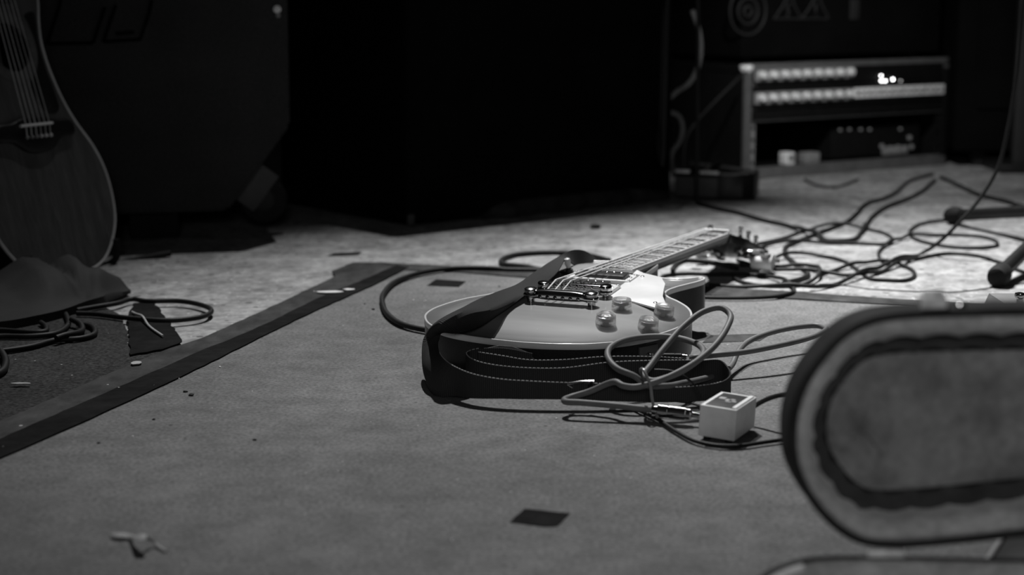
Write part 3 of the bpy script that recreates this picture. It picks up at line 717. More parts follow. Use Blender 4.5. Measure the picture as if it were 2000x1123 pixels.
# ------------------------------------------------------------------ instrument cable of the guitar with its two plugs
ic = thing('instrument_cable', 'thick dark grey cable bundled in loops, plugged into guitar and small grey box', 'cable', loc=(0, 0, 0))
IR = .0036
JW = gw(jp.x+jn.x*.004, jp.y+jn.y*.004, .0255)
p_in = A(1331, 699, JW.y-.018); jd = (p_in-JW).normalized()
IC = [p_in+jd*.004, A(1352, 698, 2.11), A(1400, 693, 2.10), A(1450, 688, 2.11), A(1510, 677, 2.13), A(1570, 663, 2.16), A(1605, 650, 2.20), A(1613, 641, 2.24), A(1595, 636, 2.26), A(1555, 639, 2.25), A(1500, 651, 2.22), A(1460, 668, 2.19), A(1440, 690, 2.15), A(1430, 712, 2.12), A(1405, 731, 2.06), A(1368, 741, 2.02), A(1335, 748, 1.975), A(1300, 754, 1.945), A(1262, 752, 1.935)]
IC2 = [A(1240, 735, 1.935), A(1206, 720, 1.945), A(1188, 699, 1.965), A(1190, 681, 1.985), A(1215, 666, 2.005), A(1260, 658, 2.020), A(1310, 658, 2.020), A(1350, 667, 2.000), A(1373, 682, 1.965), A(1370, 697, 1.940)]
IC3 = [A(1330, 726, 1.915), A(1300, 738, 1.908), A(1275, 744, 1.905), A(1257, 735, 1.915), A(1272, 712, 1.935), A(1300, 676, 1.960), A(1335, 637, 1.99), A(1375, 608, 2.01), A(1408, 601, 2.01), A(1426, 614, 2.00), A(1420, 640, 1.975), A(1395, 676, 1.945), A(1360, 706, 1.925), A(1315, 732, 1.910), A(1275, 748, 1.902), A(1240, 756, 1.902), A(1216, 753, 1.904), A(1204, 746, 1.912), A(1190, 748, 1.920), A(1150, 765, 1.925), A(1113, 776, 1.922)]
IC4 = [A(1102, 781, 1.912), A(1106, 785, 1.902), A(1130, 786, 1.898), A(1200, 792, 1.890), A(1284, 801, 1.878)]
def seg_tube(P): return tube(resample(spl(P, 12), .004), IR, 12)
b = MB(); b.add(*seg_tube(IC+IC2+IC3+IC4)); b.build('cable', M_cable_grey, ic, 70)
def plug(a, d, m, tip=True, L=.032, r=.0064):
    d = d.normalized(); b = MB().add(*lathe([(.0042, -.006), (.0050, 0), (r, .001), (r, L*.30), (r*.96, L*.31), (r*.96, L*.34), (r, L*.35), (r, L*.82), (r*.9, L*.84), (r*.9, L*.96), (r*.6, L)], 24, axis_m(a, d)))
    o = b.build('plug', m, ic, 30)
    if tip: MB().add(*rod(a+d*L, a+d*(L+.010), .0031)).build('plug_tip', M_chrome, o)
    return o
plug(p_in+jd*.002, -jd, M_chrome, True, max(.02, (p_in-JW).length-.012), .0058)
BX = G(1398, 862)
pb = A(1284, 801, 1.878); pe = A(1362, 811, 1.866)
plug(pb, pe-pb, M_dchrome, True, (pe-pb).length-.006, .0072)
# tie with loose ends
b = MB(); b.add(*tube(resample(spl([A(1252, 730, 1.930), A(1251, 722, 1.918), A(1257, 722, 1.900), A(1263, 735, 1.893), A(1270, 752, 1.890), A(1273, 775, 1.888), A(1277, 795, 1.884), A(1284, 815, 1.872)], 8), .003), .0017, 8)); b.build('cable_tie', mat('grey_cable_tie', .2, .3, noise=[(30, 2, .9, 1.1)]), ic)
b = MB(); b.add(*tube(resample(spl([A(1278, 722, 1.93), A(1310, 724, 1.925), A(1335, 733, 1.92), A(1350, 745, 1.92), A(1362, 760, 1.92), A(1370, 775, 1.92)], 8), .003), .0010, 8)); b.build('tie_tail', M_cable, ic)

# thin supply cable under the box
floor_cable('thin dark cable on the mat passing under the front of the small grey box', [(1240, 800), (1285, 822), (1320, 845), (1360, 865), (1400, 873), (1440, 874), (1490, 867), (1545, 860), (1620, 856)], .0022, z0=.004, m=M_cable)

# ------------------------------------------------------------------ small grey box on the mat
fl_, fr_ = G(1364, 859, .0045), G(1432, 867, .0045)
bd = (fr_-fl_).normalized(); bn = Vector((-bd.y, bd.x, 0))
# the box leans a little to the right
bw = (fr_-fl_).length+.002; bh = .0335; bl = .066
tilt = Matrix.Rotation(R(3.0), 4, 'Y')
BM = frame((fl_+fr_)/2+bn*bl/2, bd, bn, Z) @ tilt
bx = thing('stomp_box', 'small pale grey metal box with dark label on top, a plug in each side', 'box', mtx=BM)
MB().add(*box((0, 0, bh/2+.0035), (bw, bl, bh), .0016, 3)).build('housing', M_box, bx)
lb = MB().add(*box((.001, -.002, bh+.0036), (bw*.80, bl*.86, .0012), .0005)).build('top_label', M_boxlabel, bx)
M_print = mat('pale_print', .4, .5, noise=[(60, 3, .8, 1.2)])
for i, (x, y, w_, h_) in enumerate(((-.008, .004, .007, .008), (-.001, -.001, .004, .007), (.004, .003, .005, .004), (.007, -.004, .005, .004), (.002, -.008, .006, .003))):
    MB().add(*box((x, y, bh+.0043), (w_, h_, .0004), 0)).build('label_print', M_print, lb)
MB().add(*box((bw*.40, 0, bh+.0040), (.0045, bl*.9, .0018), .0006)).build('edge_strip', M_box, bx)
for (x, y) in ((-.012, -.026), (.012, -.026), (-.012, .026), (.012, .026)): MB().add(*lathe([(.004, -.0005), (.0042, .004)], 14, Matrix.Translation((x, y, 0)))).build('rubber_foot', M_rubber, bx)
# right plug and its cable
pr = thing('power_cable', 'thin black cable with stubby plug leaving the right side of the grey box', 'cable', loc=(0, 0, 0))
MB().add(*lathe([(.0040, 0), (.0062, .002), (.0065, .012), (.0045, .014)], 18, axis_m(A(1446, 826, 1.868), (A(1459, 806, 1.876)-A(1446, 826, 1.868))))).build('plug', M_black_plastic, pr)
MB().add(*lathe([(.0058, 0), (.0064, .003), (.0064, .010), (.005, .013)], 18, axis_m(A(1447, 838, 1.855), Vector((.05, -.1, 1))))).build('plug_sleeve', M_black_plastic, pr)
MB().add(*tube(resample(spl([A(1455, 808, 1.874), A(1462, 802, 1.874), A(1480, 789, 1.870), A(1505, 777, 1.860), A(1540, 769, 1.845), A(1585, 766, 1.83), A(1640, 780, 1.81)]+[G(1700, 830, .006), G(1760, 850, .006)], 8), .004), .0026, 9)).build('cord', M_cable, pr)

# ------------------------------------------------------------------ cup beside the headstock
cp = G(1496, 516, .0145); cd = Vector((.9, -.35, .02)).normalized()
cup = tag(MB().add(*lathe([(.0095, 0), (.0105, .001), (.0135, .034), (.0142, .0345), (.0142, .036), (.0130, .036), (.0098, .003), (.0, .003)], 32, axis_m(cp-cd*.024, cd), False)).build('plastic_cup', M_cup), 'small pale plastic cup lying on its side at the headstock tip', 'cup')
for o in (cup,): o.location.z += .002

# ------------------------------------------------------------------ guitar case in the right foreground
LID = [(.0, .077), (.001, .095), (.007, .115), (.02, .135), (.038, .153), (.056, .162), (.078, .166), (.11, .1675), (.2, .169), (.32, .172), (.45, .176), (.58, .195), (.70, .245), (.82, .275), (.95, .275), (1.03, .235), (1.06, .16), (1.04, .07), (.97, .012), (.88, .0), (.6, .012), (.42, .019), (.3, .0165), (.2, .0095), (.13, .003), (.10, .0006), (.078, .0), (.056, .0025), (.038, .0116), (.024, .024), (.011, .041), (.0025, .059)]
LO = resample(spl([Vector((a, b_, 0)) for a, b_ in LID], 6, True), .006)
ln = len(LO)
LN = []
for i in range(ln):
    t = (LO[(i+1) % ln]-LO[i-1]).normalized(); LN.append(Vector((t.y, -t.x, 0)))
if (LO[0]+LN[0]*.01).x > LO[0].x: LN = [-q for q in LN]      # outwards
def case_half(mtx, parent, depth=.055, pd=0.0, pm=None):
    def ringset(specs, capend=None):
        v = []; f = []
        for sp in specs:
            for i in range(ln):
                off, d = sp(i) if callable(sp) else sp
                p = LO[i]+LN[i]*off; v.append(mtx @ Vector((p.x, p.y, d)))
        for a in range(len(specs)-1):
            for j in range(ln): f.append((a*ln+j, a*ln+(j+1) % ln, (a+1)*ln+(j+1) % ln, (a+1)*ln+j))
        if capend is not None: f.append(tuple(capend*ln+j for j in range(ln)))
        return v, f
    sh = MB().add(*ringset([(-.005, .004), (-.005, 0), (-.002, -.0015), (0, 0), (.0008, .004), (0, .010), (0, depth-.010), (-.003, depth-.003), (-.010, depth)], 8)).build('shell', M_vinyl, parent, 50)
    arc = [0]
    for i in range(1, ln): arc.append(arc[-1]+(LO[i]-LO[i-1]).length)
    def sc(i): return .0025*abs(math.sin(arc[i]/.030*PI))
    pl = [(-.0045, .004), (-.0065, .0005), (-.010, -.001), (-.013, .0005), (-.017, .004), (lambda i: (-.0205+sc(i), .011)), (lambda i: (-.0215+sc(i), .020)), (lambda i: (-.0205+sc(i), .036))]
    MB().add(*ringset(pl)).build('plush_roll', M_plush, parent, 60)
    MB().add(*ringset([(lambda i: (-.0195+sc(i), .035)), (lambda i: (-.026+sc(i), .033)), (lambda i: (-.035+sc(i)*1.6, .0330))])).build('lining_gap_shade', M_gap_shade, parent, 60)  # dark band put in as the shade of the gap inside the roll
    # padded panel: pillow of concentric rings
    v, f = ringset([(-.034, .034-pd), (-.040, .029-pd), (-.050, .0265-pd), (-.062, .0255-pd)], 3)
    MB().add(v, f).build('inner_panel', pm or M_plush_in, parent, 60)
    return sh
HY = 1.272; HZ0 = A(1760, 1073, HY).z
LK = 1.065
hx = A(1545, 860, HY).x
cs = thing('guitar_case', 'open guitar case with plush lining, lid upright, blurred in the right foreground', 'case', loc=(0, 0, 0))
yaw = R(1.5)
dx_ = Vector((math.cos(yaw), math.sin(yaw), 0)); dy_ = Vector((-math.sin(yaw), math.cos(yaw), 0))
lidm = frame((hx, HY, HZ0), dx_, Vector((0, .05, .9987))*LK, (dy_-Vector((0, 0, .05))).normalized())
lid = bpy.data.objects.new('lid', None); C.objects.link(lid); lid.parent = cs
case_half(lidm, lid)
basem = frame((hx-.040, HY-.010, HZ0-.003), dx_, -dy_, (0, 0, -1))
base = bpy.data.objects.new('base', None); C.objects.link(base); base.parent = cs
case_half(basem, base, HZ0-.007, .014, M_plush)
# hinge and latches
q = A(1729, 1080, HY-.012)
b = MB().add(*box((q.x, q.y, q.z), (.028, .006, .0055), .0015)); b.build('hinge', M_silver, cs)
q = lidm @ Vector((.105, .1675, .010))
b = MB().add(*box((q.x, q.y, q.z+.004), (.020, .010, .012), .002)); b.add(*box((q.x, q.y-.001, q.z+.010), (.016, .006, .008), .002)); b.build('latch', M_silver, lid)
q = lidm @ Vector((.126, .1675, .010))
MB().add(*box((q.x, q.y, q.z+.001), (.007, .010, .007), .002)).build('latch_catch', M_chrome, lid)

bcard = thing('black_board', 'flat black board with pale left edge on the mat under the case lid', 'board', loc=G(1985, 1075, .0042))
bl_ = bcard.location.copy()
bp_ = [G(1936, 1105, .0042)-bl_, G(1973, 1050, .0042)-bl_, G(2120, 1030, .0042)-bl_, G(2120, 1095, .0042)-bl_]
MB().add(*prism([(p.x, p.y) for p in bp_], 0, .004, .0006)).build('panel', M_panel, bcard)
MB().add(*rod(bp_[0]+Vector((-.004, 0, .003)), bp_[1]+Vector((-.004, 0, .003)), .0030)).build('edge_trim', M_greyplastic, bcard)

# ------------------------------------------------------------------ pedal peeping over the case at the right edge
pq = A(1985, 612, 2.24)
pdl = thing('effects_pedal', 'dark effects pedal with chrome footswitch peeping over the case lid at the right edge', 'pedal', loc=(pq.x+.035, pq.y+.02, .004))
b = MB(); hz = pq.z-.004
pts = [(-.075, -.05), (.075, -.05), (.075, .06), (-.075, .06)]
v = [Vector((x, y, 0)) for x, y in pts]+[Vector((x*.62-.006, y*.8, hz+.014)) for x, y in pts]
b.add(v, [(0, 1, 2, 3), (4, 5, 6, 7), (0, 1, 5, 4), (1, 2, 6, 5), (2, 3, 7, 6), (3, 0, 4, 7)]); b.build('enclosure', mat('pedal_grey', .12, .55, noise=[(40, 3, .85, 1.15)]), pdl)
sp = A(1991, 600, 2.225)-pdl.location
b = MB().add(*lathe([(.0085, -.010), (.0085, -.004), (.0062, -.003), (.0060, .002), (.0046, .003), (.0046, .011), (.0064, .0125), (.0070, .0150), (.0064, .0180), (.0030, .0190)], 22, Matrix.Translation(sp))); b.build('footswitch', M_chrome, pdl)
sp2 = A(1977, 605, 2.215)-pdl.location
b = MB().add(*lathe([(.0040, -.020), (.0040, .001), (.0070, .002), (.0070, .0035), (.003, .004)], 20, Matrix.Translation(sp2))); b.build('thumb_screw', M_chrome, pdl)

# ------------------------------------------------------------------ microphone stand at the right
ms = thing('microphone_stand', 'black tripod stand at the right edge, two rubber-footed legs on the concrete', 'stand', loc=(0, 0, 0))
tip1, tip2 = G(1862, 438, .0), G(1950, 560, .0)
hub = A(2085, 408, 3.16)
t1_, t2_ = tip1+Vector((0, 0, .0175)), tip2+Vector((0, 0, .0175))
t3_ = hub+(hub-(t1_+t2_)/2)*.9; t3_.z = .0175
for i, t in enumerate((t1_, t2_, t3_)):
    d = (hub-t).normalized()
    lg = MB().add(*rod(t, hub, .0115)).build('leg', M_black_plastic, ms)
    MB().add(*lathe([(.008, -.018), (.015, -.014), (.0175, -.004), (.0170, .014), (.0145, .020), (.0125, .030)], 24, axis_m(t, d))).build('rubber_foot', M_rubber, lg)
MB().add(*lathe([(.016, -.03), (.03, -.026), (.032, .02), (.022, .03), (.018, .05)], 24, Matrix.Translation(hub))).build('hub', M_black_plastic, ms)
MB().add(*rod(hub, hub+Vector((0, 0, 1.3)), .0105)).build('pole', M_black_plastic, ms)

# ------------------------------------------------------------------ left: road case on castors
rc0, rc1 = Vector((-.71, 3.225, 0)), Vector((-.42, 3.295, 0))
cdv = (rc1-rc0).normalized(); RW = 1.25; RD = .6
RCO = Vector((A(567, 245, rc1.y).x, rc1.y, 0)); 
rcx = -cdv; rcy = Vector((cdv.y, -cdv.x, 0))
if rcy.y < 0: rcy = -rcy
RM = frame(RCO, rcx, rcy, Z)            # x runs left along the front, y back
road = thing('speaker_cabinet', 'big dark road-worn cabinet with a chamfered lower corner on wheels, behind the acoustic guitar', 'cabinet', mtx=RM)
zc = A(567, 245, rc1.y).z; zb = .055
ch = (A(567, 245, rc1.y)-A(440, 440, rc1.y-.05)).length*.66
prof = [(0, .56), (0, zc), (.118, zb), (RW, zb), (RW, .56)]
v = [Vector((x, 0, z)) for x, z in prof]+[Vector((x, RD, z)) for x, z in prof]
k_ = 5; f = [tuple(range(k_)), tuple(k_+i for i in range(k_))]+[(i, (i+1) % k_, k_+(i+1) % k_, k_+i) for i in range(k_)]
bmx = bmesh.new(); vs = [bmx.verts.new(p) for p in v]; [bmx.faces.new([vs[i] for i in q]) for q in f]
bmesh.ops.recalc_face_normals(bmx, faces=bmx.faces); bmesh.ops.bevel(bmx, geom=bmx.edges[:], offset=.006, segments=2, affect='EDGES')
me = bpy.data.meshes.new('shell'); bmx.to_mesh(me); bmx.free(); me.materials.append(M_case); me.shade_smooth(); me.set_sharp_from_angle(angle=R(40))
shl = bpy.data.objects.new('shell', me); C.objects.link(shl); shl.parent = road
# recessed slanted emblem on the front face
RI = RM.inverted()
def onface(x, y):
    d = ray(x, y); o = Vector((0, 0, CAMH)); nrm = rcy; t = (RCO-o).dot(nrm)/d.dot(nrm); return RI @ (o+d*t)
emb = MB()
for poly in ([(92, 86), (182, 84)], [(92, 86), (118, 6), (125, -60)], [(182, 84), (205, 14)], [(202, 82), (274, 77), (290, 30), (297, 0)], [(202, 82), (226, 10)], [(226, 66), (262, 63)]):
    P = [onface(*p)+Vector((0, -.0008, 0)) for p in poly]; emb.add(*tube(P, .0030, 6))
emb.build('emblem', M_cab, road)
q = onface(541, 18)
MB().add(*lathe([(.007, 0), (.007, .002), (.003, .004)], 16, axis_m(q, (0, -1, 0)))).build('corner_rivet', M_silver, road)
q = onface(543, 30)
MB().add(*lathe([(.004, 0), (.004, .002), (.002, .003)], 16, axis_m(q, (0, -1, 0)))).build('corner_rivet', M_greyplastic, road)
# tilt-back wheels on the chamfer and skids
cm = Vector((.059, 0, (zc+zb)/2)); cn = Vector((-(zc-zb), 0, -.118)).normalized(); ct = Vector((.118, 0, -(zc-zb))).normalized()
for yy in (.075, RD-.075):
    c0 = cm+Vector((0, yy, 0))+ct*.045
    wc = c0+cn*.050; wc.z = max(wc.z, .046)
    wh = MB().add(*lathe([(.022, -.016), (.040, -.016), (.045, -.011), (.045, .011), (.040, .016), (.022, .016)], 32, axis_m(wc, (0, 1, 0)))).build('wheel', M_rubber, road)
    MB().add(*lathe([(.006, -.018), (.020, -.0165), (.021, .0165), (.006, .018)], 24, axis_m(wc, (0, 1, 0)))).build('wheel_hub', M_black_plastic, wh)
    b = MB(); b.add(*box((0, 0, 0), (.082, .006, .05), .002, 2, frame(c0+cn*.022+Vector((0, -.022, 0))-ct*.012, ct, Vector((0, 1, 0)), cn)))
    b.add(*box((0, 0, 0), (.11, .055, .004), .001, 2, frame(c0+cn*.003-ct*.012, ct, Vector((0, 1, 0)), cn))); b.build('wheel_bracket', M_bracket, road)
for (x, y) in ((.25, .08), (RW-.1, .08), (.25, RD-.08), (RW-.1, RD-.08)):
    MB().add(*box((x, y, zb/2), (.09, .06, zb), .006)).build('skid_foot', M_rubber, road)

# ------------------------------------------------------------------ centre: dark covered cabinet
cc0, cc1 = G(797, 446, .0), G(1312, 390, .0)
cv = (cc1-cc0); CW = cv.length; cv.normalize(); cb = Vector((-cv.y, cv.x, 0))
CMx = frame(cc0, cv, cb, Z)
cab = thing('speaker_cabinet', 'tall black cloth-covered cabinet in the middle background, grey hem at its foot', 'cabinet', mtx=CMx)
CH = .52
MB().add(*box((CW/2, .23, .006+CH/2), (CW, .46, CH), .012, 3)).build('cover', M_cab, cab)
P = []
hm = MB(); v = []; f = []; K = 40
for i in range(K+1):
    t = .24+.72*i/K; x = CW*t; w_ = .006*math.sin(t*31)+.004*math.sin(t*70)
    top_ = .012+.022*sm((t-.24)/.10)*(1-.5*sm((t-.80)/.16))
    v += [Vector((x, -.012+w_, .004)), Vector((x, -.018+w_, top_*.55)), Vector((x, -.004+w_*.4, top_)), Vector((x, .006, top_-.004)), Vector((x, .01, .003))]
for i in range(K):
    for j in range(4): f.append((i*5+j, i*5+j+1, i*5+6+j, i*5+5+j))
hm.add(v, f).build('hem', M_hem, cab, 60)
for (x, y) in ((.05, .05), (CW-.05, .05), (.05, .41), (CW-.05, .41)): MB().add(*lathe([(.022, 0), (.025, .012)], 18, Matrix.Translation((x, y, .0)))).build('foot', M_rubber, cab)
MB().add(*box((.006, -.001, .016), (.016, .004, .022), .002)).build('corner_guard', M_bracket, cab)

# ------------------------------------------------------------------ rack case and its gear
ra, rb = G(1452, 353), G(1846, 322)
rv = (rb-ra); RKW = rv.length; rv.normalize(); rbk = Vector((-rv.y, rv.x, 0))
RKM = frame(ra, rv, rbk, Z); RKH = A(1447, 126, ra.y).z; RKD = .42
rack = thing('rack_case', 'metal-edged equipment rack case standing in the right background', 'rack', mtx=RKM)
def rbox(c, s, bev=.003): return box(c, s, bev)
MB().add(*rbox((RKW/2, RKD/2+.006, RKH-.012), (RKW, RKD-.012, .024))).build('top_panel', M_panel, rack)
MB().add(*rbox((RKW/2, RKD/2+.006, .014), (RKW, RKD-.012, .028))).build('bottom_panel', M_panel, rack)
MB().add(*rbox((RKW/2, .006, RKH-.013), (RKW, .012, .028))).build('top_edge', M_rackalu, rack)
MB().add(*rbox((RKW/2, .006, .0145), (RKW, .012, .029))).build('bottom_edge', M_rackalu, rack)
for x in (.010, RKW-.010):
    MB().add(*rbox((x, RKD/2, RKH/2), (.018, RKD-.014, RKH-.045))).build('side_panel', M_panel, rack)
    MB().add(*rbox((x, .004, RKH/2), (.021, .012, RKH-.05))).build('side_edge', M_rackalu if x < .1 else M_panel, rack)
MB().add(*rbox((RKW/2, RKD-.006, RKH/2), (RKW-.04, .010, RKH-.05))).build('back_panel', M_panel, rack)
for x in (.028, RKW-.028):
    rl = MB().add(*rbox((x, .006, RKH/2), (.016, .006, RKH-.052), .001)).build('mount_rail', M_greyplastic if x < .1 else M_panel, rack)
    for k in range(8): MB().add(*lathe([(.0042, 0), (.0042, .0012), (.002, .0018)], 12, axis_m((x, .003, .04+k*(RKH-.08)/7), (0, -1, 0)))).build('rail_screw', M_black_plastic, rl)
for x in (.012, RKW-.012): MB().add(*lathe([(.008, -.016), (.015, -.010), (.017, 0), (.015, .004), (.006, .006)], 20, Matrix.Translation((x, .012, RKH-.006)))).build('corner_cap', M_silver if x < .1 else M_dim_edge, rack)
UWd = RKW-.045
def unit(name, label, zlo, h, cat='rack unit'):
    t = thing(name, label, cat, mtx=RKM @ Matrix.Translation((.0225, .0, zlo)))
    MB().add(*box((UWd/2, .008+.17, h/2), (UWd-.030, .34, h-.002), .001)).build('chassis', M_panel, t)
    MB().add(*box((UWd/2, .001, h/2), (UWd, .006, h-.0015), .001)).build('front_panel', M_panel, t)
    return t
RKI = RKM.inverted()
def onrack(x, y, out=0):
    d = ray(x, y); o = Vector((0, 0, CAMH)); t = (ra-o).dot(rbk)/d.dot(rbk); return RKI @ (o+d*t)
H1 = RKH-.026
z_a = (onrack(1475, 150).z, onrack(1665, 138).z)
z_b = (onrack(1475, 195).z, onrack(1840, 172).z)
zA, zB = sum(z_a)/2, sum(z_b)/2
uh = (zA-zB)
u1 = unit('rack_mixer', 'black rack unit with nine pale knobs and lit digits, top of the rack', zA-uh*.5, uh*.80)
u2 = unit('rack_preamp', 'black rack unit with pale knobs and a pale socket strip, second from rack top', zB-uh*.5, uh)
xl, xr = onrack(1473, 150).x-.0225, onrack(1667, 140).x-.0225
xe = onrack(1843, 172).x-.0225
for t_, zc_ in ((u1, uh*.5), (u2, uh*.5)):
    st = MB().add(*box(((xl+xr)/2, -.0030, zc_), (xr-xl, .003, uh*.52), .0008)).build('knob_strip', M_greyplastic, t_)
    for k in range(9):
        x = xl+(k+.5)*(xr-xl)/9
        kn = MB().add(*lathe([(.0095, 0), (.0098, .002), (.0085, .012), (.0075, .0135), (.003, .014)], 20, axis_m((x, -.0045, zc_), (0, -1, .12)))).build('knob', M_silver, t_)
# lit digits on the top unit
for (px, py, w_, h_) in ((1719, 148, .0026, .0036), (1719, 158, .0026, .0036), (1727, 158, .0034, .0034), (1742, 155, .0030, .0044)):
    q = onrack(px, py); MB().add(*box((q.x-.0225, -.0035, q.z-(zA-uh*.5)), (w_, .002, h_), 0)).build('led_digit', M_led, u1)
q = onrack(1757, 158); MB().add(*box((q.x-.0225, -.0035, q.z-(zA-uh*.5)), (.0026, .002, .0026), 0)).build('led', M_leddim, u1)
# socket strip on the right of the second unit
ss = MB().add(*box(((xr+xe)/2, -.0032, uh*.53), (xe-xr-.004, .004, uh*.46), .001)).build('socket_strip', M_silver, u2)
for k in range(16):
    x = xr+.008+(k+.3)*(xe-xr-.01)/16
    MB().add(*lathe([(.0050, 0), (.0052, .002), (.0030, .0022), (.0028, .0004)], 14, axis_m((x, -.0052, uh*.53), (0, -1, 0)))).build('socket', M_rackalu if k % 2 else M_panel, ss)
q = onrack(1470, 172); MB().add(*lathe([(.0035, 0), (.003, .003), (.001, .004)], 14, axis_m((q.x-.0225+.002, -.004, uh*.1), (0, -1, 0)))).build('panel_screw', M_chrome, u1)
# shelf and loose things inside the rack below
zs = onrack(1500, 237).z
u3 = unit('rack_shelf', 'dark rack panel with thin pale lower lip under the two knobbed units', zs-.002, (zB-uh*.5)-zs)
MB().add(*box((UWd/2, -.003, .0035), (UWd, .004, .004), .001)).build('lip', M_dim_edge, u3)
def loose(name, px, py, sx, sy, sz, m, label, cat, dep=.05):
    q = onrack(px, py); t = thing(name, label, cat, mtx=RKM @ Matrix.Translation((q.x, dep, .028)))
    MB().add(*box((0, 0, sz/2), (sx, sy, sz), .003)).build('body', m, t); MB().add(*box((0, -sy*.5-.0005, sz*.55), (sx*.7, .002, sz*.5), .001)).build('front_label', M_greyplastic, t); return t
loose('adapter_block', 1553, 314, .026, .03, .030, M_silver, 'small pale block on the rack floor, left one of two', 'adapter', .03)
loose('adapter_block', 1596, 313, .046, .03, .026, M_greyplastic, 'wider grey block on the rack floor, right one of two', 'adapter', .03)
q1 = onrack(1640, 258); q2 = onrack(1810, 330)
pbx = thing('patch_bay', 'dark panel with small pale knobs low at the right of the rack', 'rack unit', mtx=RKM @ Matrix.Translation((q1.x, .03, .032)))
pw, ph = q2.x-q1.x, max(.05, q1.z-.032+.008)
MB().add(*box((pw/2, .10, ph/2), (pw, .2, ph), .003)).build('housing', M_panel, pbx)
def pbk(px, py, r, m):
    q = onrack(px, py); MB().add(*lathe([(r, 0), (r, .004), (r*.5, .006)], 14, axis_m((q.x-q1.x+.01, -.001, min(max(q.z-.032, .006), ph-.006)), (0, -1, 0)))).build('knob', m, pbx)
for (px, py) in ((1650, 250), (1668, 253), (1690, 255), (1708, 255), (1768, 254)): pbk(px, py, .0040, M_greyplastic)
for (px, py) in ((1732, 288), (1748, 292), (1763, 290), (1776, 292), (1790, 289), (1786, 271)): pbk(px, py, .0065, M_greyplastic)
q = onrack(1762, 318); MB().add(*box((q.x-q1.x, -.003, .012), (.09, .004, .020), .002)).build('name_plate', M_greyplastic, pbx)

# amp on top of the rack with a round fan and warning triangles
ampz = RKH+.006
AH = .34
amp = thing('amplifier_head', 'black amplifier on top of the rack with round grille and triangle marks', 'amplifier', mtx=RKM @ Matrix.Translation((-.03, .01, ampz)))
MB().add(*box((RKW/2+.015, .19, AH/2+.008), (RKW-.02, .38, AH), .008, 3)).build('cabinet', M_cab, amp)
for (x, y) in ((.08, .05), (RKW-.05, .05), (.08, .34), (RKW-.05, .34)): MB().add(*lathe([(.014, -.0055), (.016, .009)], 16, Matrix.Translation((x, y, 0)))).build('foot', M_rubber, amp)
AMI = (RKM @ Matrix.Translation((-.03, .01, ampz))).inverted()
def onamp(x, y):
    d = ray(x, y); o = Vector((0, 0, CAMH)); t = (ra+rbk*.01-o).dot(rbk)/d.dot(rbk); return AMI @ (o+d*t)
M_dim = mat('dim_print', .016, .6, noise=[(40, 3, .85, 1.15)])
q = onamp(1460, 22)
for r_ in (.055, .030, .012):
    P = [Vector((q.x+r_*math.cos(2*PI*k/40), -.002, q.z+r_*math.sin(2*PI*k/40))) for k in range(41)]
    MB().add(*tube(P, .0028, 6)).build('grille_ring', M_dim, amp)
def tri(px, mark):
    a = [onamp(px-25, 37), onamp(px+26, 35), onamp(px+6, -8)]
    for p in a: p.y = -.0016
    b = MB(); P = resample(spl([a[0], a[0]*.5+a[1]*.5, a[1], a[1]*.5+a[2]*.5, a[2], a[2]*.5+a[0]*.5, a[0]], 4), .004); b.add(*tube(P, .0022, 6))
    c = (a[0]+a[1]+a[2])/3
    if mark == 'bang': b.add(*tube([c+Vector((0, 0, .018)), c+Vector((0, 0, -.002))], .0026, 6)); b.add(*tube([c+Vector((0, 0, -.010)), c+Vector((0, 0, -.013))], .0028, 6))
    else: b.add(*tube([c+Vector((.004, 0, .018)), c+Vector((-.005, 0, .002)), c+Vector((.004, 0, .001)), c+Vector((-.002, 0, -.014))], .0022, 6))
    b.build('warning_mark', M_dim, amp)
tri(1536, 'bolt'); tri(1590, 'bang')
q = onamp(1668, 18); MB().add(*box((q.x, -.002, q.z), (.030, .004, .05), .002)).build('side_label', mat('very_dim_panel', .014, .6, noise=[(40, 3, .85, 1.15)]), amp)

# rack neighbours: dark cabinet at the right
da, db = G(1846, 326), G(2060, 322)
dcb = thing('speaker_cabinet', 'plain black cabinet filling the right background beside the rack', 'cabinet', mtx=frame(Vector((da.x+.015, da.y-.02, 0)), Vector((1, 0, 0)), Vector((0, 1, 0)), Z))
MB().add(*box((.45, .3, .64), (.9, .6, 1.2), .012, 3)).build('shell', M_cab, dcb)
MB().add(*box((.45, -.004, .66), (.80, .010, 1.02), .004)).build('grille', M_cab, dcb)
for (x, y) in ((.08, .06), (.82, .06), (.08, .54), (.82, .54)): MB().add(*lathe([(.022, 0), (.025, .045)], 18, Matrix.Translation((x, y, .0)))).build('foot', M_rubber, dcb)
# grey flight case edge at the top right
gq = A(1992, 60, 4.45)
ge = thing('equipment_stand', 'grey upright standing post at the upper right edge behind the hanging cable', 'stand', loc=(gq.x+.014, 4.45, 0))
MB().add(*box((0, 0, .62), (.040, .03, 1.2), .004)).build('post', mat('grey_post', .016, .6, noise=[(20, 3, .85, 1.15)]), ge)
MB().add(*box((0, .04, .012), (.12, .18, .024), .004)).build('base_plate', M_black_plastic, ge)

